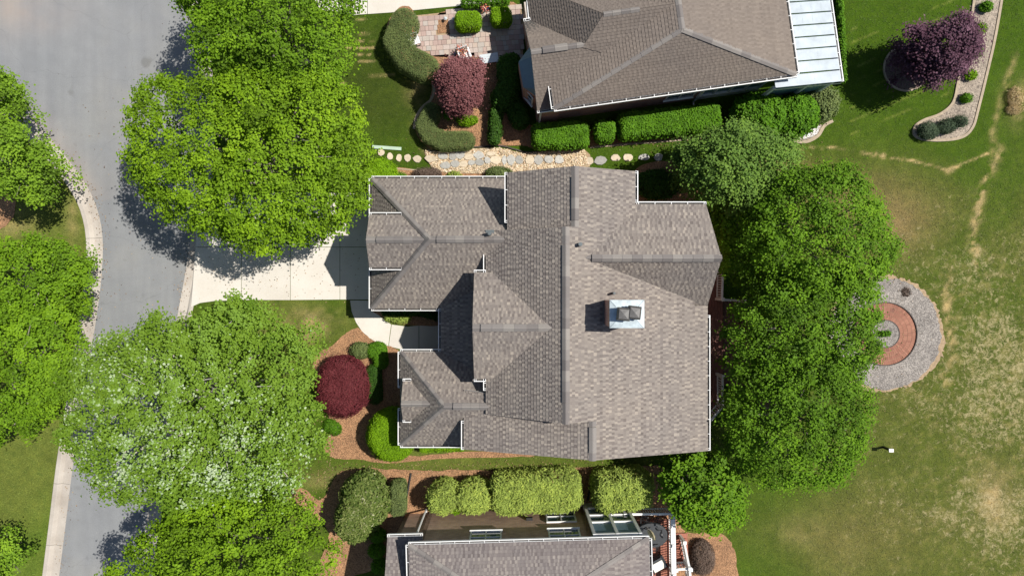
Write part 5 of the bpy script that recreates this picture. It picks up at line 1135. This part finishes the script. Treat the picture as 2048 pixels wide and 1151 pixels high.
tree('olive_tree', [(1352, 300), (1400, 277), (1450, 264), (1520, 268), (1580, 300), (1588, 360), (1530, 408), (1440, 413), (1392, 390), (1358, 340)], 3.4, 5.4, 1.4, 'leaf_grey', 'grey-green tree above the right gable, beside the stepping stones', TG, seed=11, trunk_r=.14, leaf=.11, gap=.42, clump=.3)
tree('oak_tree', [(1500, 425), (1540, 362), (1620, 337), (1686, 342), (1732, 392), (1757, 440), (1772, 500), (1758, 560), (1700, 600), (1600, 600), (1520, 560), (1485, 490)], 4.8, 7.2, 2.0, 'leaf_grove', 'dark green tree forming the top of the right-hand grove', TG, seed=12)
tree('oak_tree', [(1445, 690), (1462, 622), (1520, 560), (1620, 542), (1700, 542), (1738, 580), (1736, 640), (1722, 715), (1680, 760), (1600, 768), (1500, 758), (1445, 740)], 4.0, 6.9, 1.8, 'leaf_grove', 'middle tree of the right-hand grove, overlapping the brick ring', TG, seed=13)
tree('oak_tree', [(1445, 800), (1472, 742), (1560, 702), (1670, 702), (1722, 742), (1732, 800), (1718, 860), (1685, 918), (1640, 962), (1560, 976), (1492, 938), (1445, 880)], 3.9, 6.6, 1.8, 'leaf_grove', 'lowest tree of the right-hand grove, near the small lawn lamp', TG, seed=14)
tree('understorey_tree', [(1412, 395), (1480, 380), (1540, 420), (1545, 520), (1520, 590), (1470, 575), (1455, 480), (1440, 430)], 2.6, 4.0, .8, 'leaf_grove', 'low dark tree between the right gable railing and the grove', TG, seed=15, trunk_r=.1, leaf=.13)
tree('young_tree', [(1326, 955), (1345, 918), (1400, 905), (1448, 925), (1478, 962), (1484, 1000), (1462, 1036), (1410, 1050), (1358, 1030), (1330, 1000)], 3.2, 4.7, 1.2, 'leaf_grove', 'medium green tree right of the bamboo hedge and above the red deck', TG, seed=16, trunk_r=.13, leaf=.14)
tree('plum_tree', [(1800, 70), (1830, 52), (1862, 60), (1885, 42), (1915, 42), (1928, 70), (1942, 100), (1938, 145), (1905, 152), (1870, 172), (1838, 172), (1812, 140), (1800, 105)], 2.3, 4.0, .3, 'leaf_purple', 'dark purple-leaved tree standing in a round bed in the upper right lawn', 'purple and red leaved trees', seed=17, trunk_r=.12, leaf=.10, gap=.34, clump=.27, base=W2(1815, 138), shrink=.9)
tree('japanese_maple', [(880, 150), (905, 128), (935, 124), (958, 130), (962, 160), (950, 205), (930, 232), (908, 232), (888, 200), (874, 172)], 1.7, 2.7, .5, 'leaf_mauve', 'dull mauve Japanese maple between the two curved hedges', 'purple and red leaved trees', seed=18, trunk_r=.08, leaf=.075, gap=.2, clump=.19)
shrub('japanese_maple', ell(678, 777, 54, 64, 1.6), (620, 705, 736, 848), 1.75, 'leaf_red', 'low dome of dark red lace leaves in front of the bedroom wing', 'purple and red leaved trees', 'tree', leaf=.08, dens=1300, edge=.9, aspect=.3, lumps=.22, seed=4, rough=.12)

HG = 'clipped hedges and shrubs'
shrub('curved_hedge', capsule([(806, 40), (792, 78), (812, 112), (848, 131)], 29.5, 1.3), (765, 5, 880, 160), 1.35, 'hedge_olive', 'olive green C-shaped hedge around the paved patio', HG, leaf=.055, dens=1500, edge=.22, aspect=.35, seed=1, rough=.035, lumps=.05)
shrub('curved_hedge', capsule([(862, 222), (849, 248), (860, 268), (885, 280), (930, 278)], 20, .9), (825, 198, 955, 300), .9, 'hedge_olive', 'smaller olive green L-shaped hedge above the pebble path', HG, leaf=.055, dens=1500, edge=.2, aspect=.4, seed=2, rough=.035, lumps=.05)
shrub('box_hedge', rbox(908, 17, 962, 55, 1.1, .3, .05), (905, 10, 965, 60), 1.1, 'hedge_bright', 'rounded bright green box hedge in sun at the top of the patio', HG, leaf=.05, dens=1600, edge=.18, seed=3, rough=.03, lumps=.03)
shrub('box_hedge', rbox(980, 8, 1024, 46, 1.1, .3, .05), (975, 3, 1028, 50), 1.1, 'hedge_bright', 'rounded box hedge half in shade beside the roof corner', HG, leaf=.05, dens=1600, edge=.18, seed=4, rough=.03, lumps=.03)
shrub('box_hedge', rbox(920, -12, 1020, 6, 1.0, .2, .05), (915, -15, 1024, 8), 1.0, 'hedge_green', 'shaded hedge strip cut by the top edge above the two box hedges', HG, leaf=.06, dens=800, seed=5)
shrub('laurel_hedge', rbox(1064, 240, 1180, 293, 1.3, .3, .03), (1060, 232, 1184, 298), 1.3, 'hedge_green', 'left laurel block hedge below the brick wall corner', HG, leaf=.09, dens=900, seed=6, rough=.06)
shrub('laurel_hedge', rbox(1191, 237, 1233, 282, 1.1, .3, .03), (1188, 232, 1236, 286), 1.1, 'hedge_green', 'small laurel cube between the two longer wall hedges', HG, leaf=.09, dens=900, seed=7, rough=.06)
shrub('laurel_hedge', rbox(1237, 212, 1446, 268, 1.3, .35, .1), (1232, 195, 1452, 285), 1.35, 'hedge_green', 'longest laurel hedge under the brick wall window', HG, leaf=.09, dens=900, seed=8, rough=.06)
shrub('laurel_bush', ell(1530, 222, 55, 48, 1.9), (1470, 170, 1590, 275), 2.0, 'hedge_green', 'large leafy bush left of the porch, against the glass wall', HG, leaf=.12, dens=500, edge=.7, seed=9, rough=.1, lumps=.25)
shrub('laurel_bush', ell(1603, 222, 50, 44, 1.8), (1550, 175, 1660, 270), 1.9, 'hedge_green', 'large leafy bush below the silver porch roof corner', HG, leaf=.12, dens=500, edge=.7, seed=10, rough=.1, lumps=.25)
shrub('loose_bush', ell(1655, 200, 34, 38, 1.2), (1615, 158, 1692, 245), 1.2, 'hedge_olive', 'loose yellow-green bush right of the two porch bushes', HG, leaf=.1, dens=500, edge=.6, seed=11, rough=.12, lumps=.2)
shrub('low_hedge', capsule([(1684, -20), (1688, 60), (1692, 158)], 6, .6), (1672, -30, 1702, 170), .6, 'hedge_green', 'thin low hedge along the edge of the silver roof', HG, leaf=.08, dens=700, edge=.15, seed=12)
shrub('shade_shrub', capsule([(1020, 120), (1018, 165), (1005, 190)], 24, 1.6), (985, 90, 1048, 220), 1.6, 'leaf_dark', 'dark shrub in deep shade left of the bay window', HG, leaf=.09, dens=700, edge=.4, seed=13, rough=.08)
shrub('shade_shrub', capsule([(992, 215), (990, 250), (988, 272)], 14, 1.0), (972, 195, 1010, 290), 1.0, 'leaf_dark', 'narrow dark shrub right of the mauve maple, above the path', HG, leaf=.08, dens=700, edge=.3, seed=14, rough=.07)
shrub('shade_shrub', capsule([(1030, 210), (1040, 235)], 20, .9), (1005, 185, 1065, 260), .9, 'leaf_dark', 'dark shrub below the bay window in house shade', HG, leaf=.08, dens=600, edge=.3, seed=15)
shrub('round_shrub', ell(933, 237, 20, 11, .7), (908, 222, 958, 252), .7, 'hedge_bright', 'bright green tuft below the mauve maple', HG, 'shrub', leaf=.06, dens=1300, edge=.25, seed=16)
shrub('round_shrub', ell(899, 224, 13, 13, .6), (884, 208, 915, 240), .6, 'hedge_green', 'small green shrub under the left side of the mauve maple', HG, 'shrub', leaf=.06, dens=1000, edge=.25, seed=17)
shrub('round_shrub', ell(942, 124, 10, 6, .5), (928, 114, 956, 134), .5, 'hedge_bright', 'tiny bright green shrub at the top of the mauve maple', HG, 'shrub', leaf=.06, dens=1200, edge=.2, seed=18)
shrub('round_shrub', ell(753, 346, 36, 37, 1.7), (712, 304, 795, 390), 1.7, 'hedge_bright', 'bright lime bush at the upper left corner of the garage roof', HG, 'shrub', leaf=.065, dens=1300, edge=.6, seed=19, rough=.06)
shrub('round_shrub', ell(852, 346, 28, 15, .8), (820, 326, 884, 364), .8, 'leaf_brown', 'brown-purple low shrub between the path and the garage roof', HG, 'shrub', leaf=.055, dens=1500, edge=.4, seed=20, aspect=.4)
shrub('round_shrub', ell(998, 344, 25, 14, .8), (970, 326, 1026, 362), .8, 'hedge_olive', 'olive round shrub left of the tall gable end', HG, 'shrub', leaf=.06, dens=1300, edge=.4, seed=21)
shrub('round_shrub', ell(800, 352, 11, 9, .5), (786, 340, 814, 364), .5, 'hedge_green', 'small dark green shrub beside the lime corner bush', HG, 'shrub', leaf=.06, dens=900, edge=.2, seed=22)
shrub('round_shrub', ell(907, 349, 14, 8, .4), (890, 338, 924, 360), .4, 'hedge_pale', 'sparse pale plant in the mulch between brown and olive shrubs', HG, 'shrub', leaf=.07, dens=350, edge=.2, seed=23, loose=.06)
shrub('round_shrub', ell(718, 702, 21, 17, .8), (694, 682, 742, 722), .8, 'hedge_olive', 'dark olive round shrub above the dark red dome', HG, 'shrub', leaf=.055, dens=1300, edge=.35, seed=24)
shrub('round_shrub', capsule([(745, 702), (755, 700), (758, 725)], 16, .8), (725, 680, 785, 745), .8, 'hedge_green', 'green shrub by the curve of the front walk', HG, 'shrub', leaf=.055, dens=1300, edge=.35, seed=25)
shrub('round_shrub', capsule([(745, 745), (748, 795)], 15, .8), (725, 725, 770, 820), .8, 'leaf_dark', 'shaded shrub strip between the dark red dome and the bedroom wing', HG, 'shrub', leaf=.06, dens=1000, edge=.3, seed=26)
shrub('dome_hedge', ell(777, 876, 51, 55, 1.9), (722, 816, 832, 935), 2.0, 'hedge_bright', 'big bright green rounded bush at the lower corner of the bedroom wing', HG, 'shrub', leaf=.06, dens=1700, edge=.6, seed=27, rough=.05, lumps=.06)
shrub('low_hedge', rbox(838, 888, 928, 905, .7, .15), (834, 884, 934, 910), .7, 'hedge_bright', 'low bright hedge under the lower gutter of the bedroom wing', HG, leaf=.055, dens=1300, edge=.15, seed=28)
shrub('round_shrub', capsule([(658, 852), (668, 858)], 14, .3), (638, 835, 690, 875), .3, 'hedge_green', 'flat green ground plant left of the big bright bush', HG, 'shrub', leaf=.05, dens=1200, edge=.3, seed=29)
shrub('rhododendron', capsule([(715, 1005), (722, 1020), (705, 1050)], 46, 2.6), (655, 950, 778, 1102), 2.8, 'leaf_rhodo', 'large mottled rhododendron with pale leaf tips beside the bottom house', HG, 'shrub', leaf=.13, dens=620, edge=.7, seed=30, rough=.12, lumps=.22, aspect=.42)
shrub('box_hedge', rbox(776, 964, 810, 1037, 1.2, .3), (772, 958, 814, 1042), 1.2, 'hedge_olive', 'dark upright oval hedge right of the rhododendron', HG, leaf=.055, dens=1400, edge=.25, seed=31)
BG = 'pale feathery hedge row above the bottom house'
shrub('bamboo_hedge', ell(884, 1005, 36, 34, 2.2), (845, 968, 915, 1042), 2.3, 'hedge_pale', 'leftmost pale feathery bush of the row above the bottom house', BG, leaf=.15, dens=620, edge=.45, seed=32, aspect=.22, rough=.1, lumps=.15)
shrub('bamboo_hedge', ell(946, 1003, 40, 34, 2.2), (908, 966, 984, 1040), 2.3, 'hedge_pale', 'second pale feathery bush of the row, touching the long one', BG, leaf=.15, dens=620, edge=.45, seed=33, aspect=.22, rough=.1, lumps=.15)
shrub('round_shrub', ell(913, 1022, 16, 12, 1.6), (895, 1006, 932, 1038), 1.7, 'hedge_bright', 'small bright green shrub squeezed between the first two pale feathery bushes', HG, 'shrub', leaf=.08, dens=900, edge=.3, seed=70)
shrub('bamboo_hedge', rbox(980, 953, 1167, 1033, 2.3, .5, .05), (972, 944, 1175, 1042), 2.4, 'hedge_pale', 'longest pale feathery hedge above the bottom house windows', BG, leaf=.15, dens=620, edge=.4, seed=34, aspect=.22, rough=.1, lumps=.15)
shrub('bamboo_hedge', rbox(1189, 952, 1312, 1030, 2.5, .5, .08), (1180, 940, 1322, 1040), 2.6, 'hedge_pale', 'rightmost pale feathery hedge beside the red deck, partly tree shaded', BG, leaf=.16, dens=620, edge=.5, seed=35, aspect=.22, rough=.12, lumps=.2)
for i, (x, y) in enumerate(((752, 1078), (750, 1107), (756, 1138))):
    shrub('box_hedge', ell(x, y, 17, 15, .9), (x - 20, y - 18, x + 20, y + 18), .9, 'hedge_green', ['first', 'second', 'third'][i] + ' shaded box ball from the top along the bottom house wall', HG, 'shrub', leaf=.055, dens=1000, edge=.3, seed=36 + i)
shrub('plum_shrub', ell(1411, 1122, 24, 36, .9), (1384, 1082, 1438, 1162), .9, 'leaf_brown', 'dark plum shrub beside the white stair railing', HG, 'shrub', leaf=.06, dens=1400, edge=.4, seed=40, aspect=.4)
for i, (x, y, r) in enumerate(((1979, 10, 12), (1968, 53, 12), (1961, 100, 12), (1948, 147, 11), (1940, 193, 11))):
    shrub('round_shrub', ell(x, y, r, r * .9, .5), (x - r - 3, y - r - 3, x + r + 3, y + r + 3), .55, 'hedge_bright' if i % 2 else 'hedge_green', ['first', 'second', 'third', 'fourth', 'fifth'][i] + ' small round shrub from the top in the gravel strip', 'small shrubs in the gravel strip', 'shrub', leaf=.07, dens=1000, edge=.35, seed=41 + i, loose=.03)
for i, (x, y, r) in enumerate(((1866, 258, 20), (1903, 250, 17), (1930, 239, 14))):
    shrub('juniper', ell(x, y, r, r * .88, .7), (x - r - 3, y - r - 3, x + r + 3, y + r + 3), .75, 'hedge_blue', ['left and largest', 'middle', 'right and smallest'][i] + ' blue-green juniper at the end of the gravel strip', 'junipers in the gravel strip', 'shrub', leaf=.09, dens=900, edge=.4, seed=50 + i, aspect=.25, rough=.08)
shrub('straw_grass', ell(2040, 190, 16, 20, .5), (2018, 165, 2060, 215), .5, 'leaf_straw', 'upper straw-coloured grass clump at the right edge', 'dry grass clumps at the right edge', 'grass clump', leaf=.12, dens=420, edge=.4, seed=60, aspect=.15, loose=.06)
shrub('straw_grass', ell(2036, 216, 16, 11, .4), (2014, 200, 2056, 230), .4, 'leaf_straw', 'lower straw-coloured grass clump at the right edge', 'dry grass clumps at the right edge', 'grass clump', leaf=.12, dens=420, edge=.4, seed=61, aspect=.15, loose=.06)
shrub('ring_plant', capsule([(1768, 668), (1781, 667)], 5, .5), (1756, 655, 1792, 680), .5, 'hedge_green', 'small green plant in the middle of the brick ring', None, 'plant', leaf=.07, dens=900, edge=.15, seed=62)
shrub('thatch_tuft', ell(1815, 584, 10, 10, .2), (1800, 570, 1830, 598), .2, 'leaf_brown', 'dead brown tuft in the gravel above the brick ring', None, 'plant', leaf=.09, dens=600, edge=.2, seed=63, aspect=.15)
shrub('border_plants', capsule([(775, 637), (800, 640), (812, 637)], 8, .4), (760, 622, 826, 652), .4, 'hedge_pale', 'yellow-green plants by the sunlit edge of the front walk', None, 'plant', leaf=.09, dens=450, edge=.2, seed=64, aspect=.3, loose=.04)
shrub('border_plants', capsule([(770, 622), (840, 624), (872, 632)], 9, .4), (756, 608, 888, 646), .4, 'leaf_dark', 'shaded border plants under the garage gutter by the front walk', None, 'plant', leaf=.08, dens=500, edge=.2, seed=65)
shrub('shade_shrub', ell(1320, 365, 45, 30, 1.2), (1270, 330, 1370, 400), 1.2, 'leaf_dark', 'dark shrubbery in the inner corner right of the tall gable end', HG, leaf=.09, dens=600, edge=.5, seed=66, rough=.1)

# ------------------------------------------------------------------ small things
def pot(px, py, label, seed):
    q = P(px, py); o = empty('flower_pot', (q[0], q[1], .06)); prop(o, label, 'flower pot', 'flower pots on the patio')
    g = MB(); prev = None
    for r, z in ((.13, 0), (.19, .2), (.2, .34), (.22, .37), (.2, .37), (.18, .3)):
        if prev: 
            for k in range(14):
                a0, a1 = 2 * math.pi * k / 14, 2 * math.pi * (k + 1) / 14; f = lambda rr, a, zz: (rr * math.cos(a), rr * math.sin(a), zz)
                g.face([f(prev[0], a0, prev[1]), f(prev[0], a1, prev[1]), f(r, a1, z), f(r, a0, z)])
        prev = (r, z)
    g.face([(.18 * math.cos(2 * math.pi * k / 14), .18 * math.sin(2 * math.pi * k / 14), .31) for k in range(14)]); g.build('pot', M['pot'], o)
    rg = np.random.default_rng(seed); n = 320; p = rg.normal(size=(n, 3)) * np.array([.12, .12, .07]) + np.array([0, 0, .47]); nr = p - np.array([0, 0, .3]); nr[:, 2] += .1
    link('flowers', quad_mesh('flowers', leaves(p, nr + rg.normal(size=(n, 3)) * .1, np.full(n, .075), .9, .2, rg), M['flower'], rg.random(n)), None, o).__setitem__('kind', 'stuff')
pot(825, 73, 'flower pot beside the white chair against the C-shaped hedge', 1); pot(923, 109, 'flower pot above the mauve maple at the patio edge', 2); pot(969, 20, 'flower pot between the two rounded box hedges', 3)
def wchair(px, py, rz, label):
    q = P(px, py); o = empty('garden_chair', (q[0], q[1], .05)); o.rotation_euler = (0, 0, rz); prop(o, label, 'chair', 'white slatted chairs on the patio')
    for k in range(5): g = MB(); g.box((-.18 + k * .09, 0, .4), (.07, .5, .025)); g.build('slat', M['white'], o)
    for k in range(4): g = MB(); g.box((-.26 - .03, -.19 + k * .127, .62), (.025, .09, .5)); g.build('back_slat', M['white'], o)
    for a in (-.2, .2):
        for b in (-.22, .22): g = MB(); g.box((a, b, .19), (.05, .05, .4)); g.build('leg', M['white'], o)
    for b in (-.27, .27): g = MB(); g.box((-.02, b, .58), (.5, .06, .03)); g.build('armrest', M['white'], o)
wchair(832, 86, .35, 'white slatted chair in the hollow of the C-shaped hedge'); wchair(931, 117, -1.2, 'white chair beside the flower pot above the mauve maple')
q = P(979, 123); bn = empty('bench', (q[0], q[1], .05)); bn.rotation_euler = (0, 0, .14); prop(bn, 'pale grey bench in shade at the lower right of the patio', 'bench')
for k in range(3): g = MB(); g.box((0, -.15 + k * .15, .44), (.9, .145, .035)); g.build('seat_slat', M['bench'], bn)
for a in (-.36, .36):
    for b in (-.15, .15): g = MB(); g.box((a, b, .21), (.06, .06, .42)); g.build('leg', M['bench'], bn)
q = P(1766, 893); lp = empty('lawn_lamp', (q[0], q[1], 0)); prop(lp, 'short post with white top standing in the lawn right of the grove', 'post')
g = MB(); g.box((0, 0, .35), (.1, .1, .72)); g.build('post', M['iron'], lp); g = MB(); g.box((0, 0, .74), (.22, .16, .08)); g.build('cap', M['white'], lp)
for x, y, lab in ((908, 43, 'small round path light beside the sunlit box hedge'), (892, 42, 'tiny yellow path light in the patio mulch')):
    q = P(x, y); o = empty('path_light', (q[0], q[1], .05)); prop(o, lab, 'light fixture'); g = MB(); g.tube((0, 0, 0), (0, 0, .3), .015, n=6); g.build('stake', M['iron'], o); g = MB(); g.tube((0, 0, .28), (0, 0, .34), .09, .03, 12); g.build('hood', M['bench'], o)
for x, y, a, lab in ((818, 968, 1.4, 'thin dark drain pipe in the mulch left of the hedge row'), (1180, 975, 1.35, 'dark drain pipe in the mulch between the two long pale hedges')):
    q = P(x, y); o = MB(); o.tube((-.6 * math.cos(a), -.6 * math.sin(a), .05), (.6 * math.cos(a), .6 * math.sin(a), .05), .05, n=8); o = o.build('drain_pipe', M['iron'], None, (q[0], q[1], .02)); prop(o, lab, 'pipe', 'drain pipes lying in the mulch')
q = P(1608, 266); g = MB(); g.box((0, 0, .05), (.4, .3, .1), .2); o = g.build('utility_cover', M['bench'], None, (q[0], q[1], .03)); prop(o, 'pale square cover among the white stones', 'cover')

# ------------------------------------------------------------------ fallen leaves and twigs (uncountable)
lp_ = []
def litter(x, y, n, sx, sy, z): lp_.append(np.c_[np.array(P(x, y)[:2]) + RNG.normal(size=(n, 2)) * np.array([sx, sy]), np.full(n, z)])
for pth, zz in ((lk, -.10), (rk, -.10)):
    k = RNG.integers(len(pth), size=700); q = pth[k] + RNG.normal(size=(700, 2)) * .22; side = 1 if pth is lk else -1; q[:, 0] += side * .42; lp_.append(np.c_[q, np.full(700, zz)])
for x, y, n, sx, sy, z in ((560, 545, 220, 2.4, .9, .04), (640, 430, 160, 2, .8, .04), (690, 860, 420, 1.2, 1.6, .06), (980, 935, 700, 4.5, .28, .06), (700, 950, 250, 1.2, .3, .06), (900, 250, 260, .9, .9, .06), (1420, 690, 260, 1.0, 2.2, .82), (1770, 667, 260, 2.2, 2.2, .08), (610, 1030, 200, .5, 1.2, .06), (1250, 290, 200, 3, .12, .05), (270, 300, 150, 1.6, 3.0, -.11), (250, 700, 160, 1.5, 2.5, -.11)): litter(x, y, n, sx, sy, z)
q = np.concatenate(lp_); n = len(q)
prop(link('leaf_litter', quad_mesh('leaf_litter', leaves(q + np.c_[np.zeros((n, 2)), RNG.uniform(.005, .02, n)], np.array([0, 0, 1.0]) + RNG.normal(size=(n, 3)) * .25, RNG.uniform(.03, .08, n), .6, .3, RNG), M['litter'], RNG.random(n))), 'fallen leaves and twigs scattered over beds and kerbs', 'leaf litter', kind='stuff')
# ------------------------------------------------------------------ grass blades (uncountable)
n = 150000
gx = RNG.uniform(-26, 26, n); gy = RNG.uniform(-14.8, 14.8, n)
bad = inpoly(gx, gy, under_road)
for o in bpy.data.objects:
    if o.get('kind') == 'structure' and o.name.split('.')[0] in ('mulch_bed', 'gravel_bed', 'pebble_path') and o.type == 'MESH':
        pl = [(v.co.x, v.co.y) for v in o.data.polygons and [o.data.vertices[i] for i in o.data.polygons[0].vertices]]; bad |= inpoly(gx, gy, pl)
for pl in ([(380, 380), (770, 380), (770, 618), (380, 618)], [(700, 600), (900, 600), (900, 700), (790, 697), (730, 672)], [(742, 350), (1425, 330), (1425, 905), (800, 905), (800, 700), (742, 620)], PATIO, [(560, -130), (1010, -130), (1000, 10), (640, 30)], [(1040, -40), (1690, -40), (1690, 160), (1060, 240)], [(775, 1040), (1345, 1040), (1345, 1200), (775, 1200)]):
    bad |= inpoly(gx, gy, np.array(PP(pl)))
bad |= (dist_polyline(gx, gy, lk) < .45) | (dist_polyline(gx, gy, rk) < .45)
gx, gy = gx[~bad], gy[~bad]; n = len(gx)
col = lawn_colour(gx, gy) * RNG.uniform(.8, 1.45, n)[:, None] * np.array([1.05, 1.0, 1.0])
hh = RNG.uniform(.012, .03, n); an = RNG.random(n) * 6.28; wd = RNG.uniform(.018, .045, n); lean = RNG.uniform(.05, .12, n)
a = np.c_[np.cos(an), np.sin(an)]; b = np.c_[-np.sin(an), np.cos(an)]; p = np.c_[gx, gy]; z0 = np.full(n, -.005)
Q = np.stack([np.c_[p - b * wd[:, None] / 2, z0], np.c_[p + b * wd[:, None] / 2, z0], np.c_[p + a * lean[:, None] + b * wd[:, None] * .3, hh], np.c_[p + a * lean[:, None] - b * wd[:, None] * .3, hh]], 1)
prop(link('grass', quad_mesh('grass', Q, M['blade'], col=col)), 'mown grass tufts across the lawns', 'grass', kind='stuff')
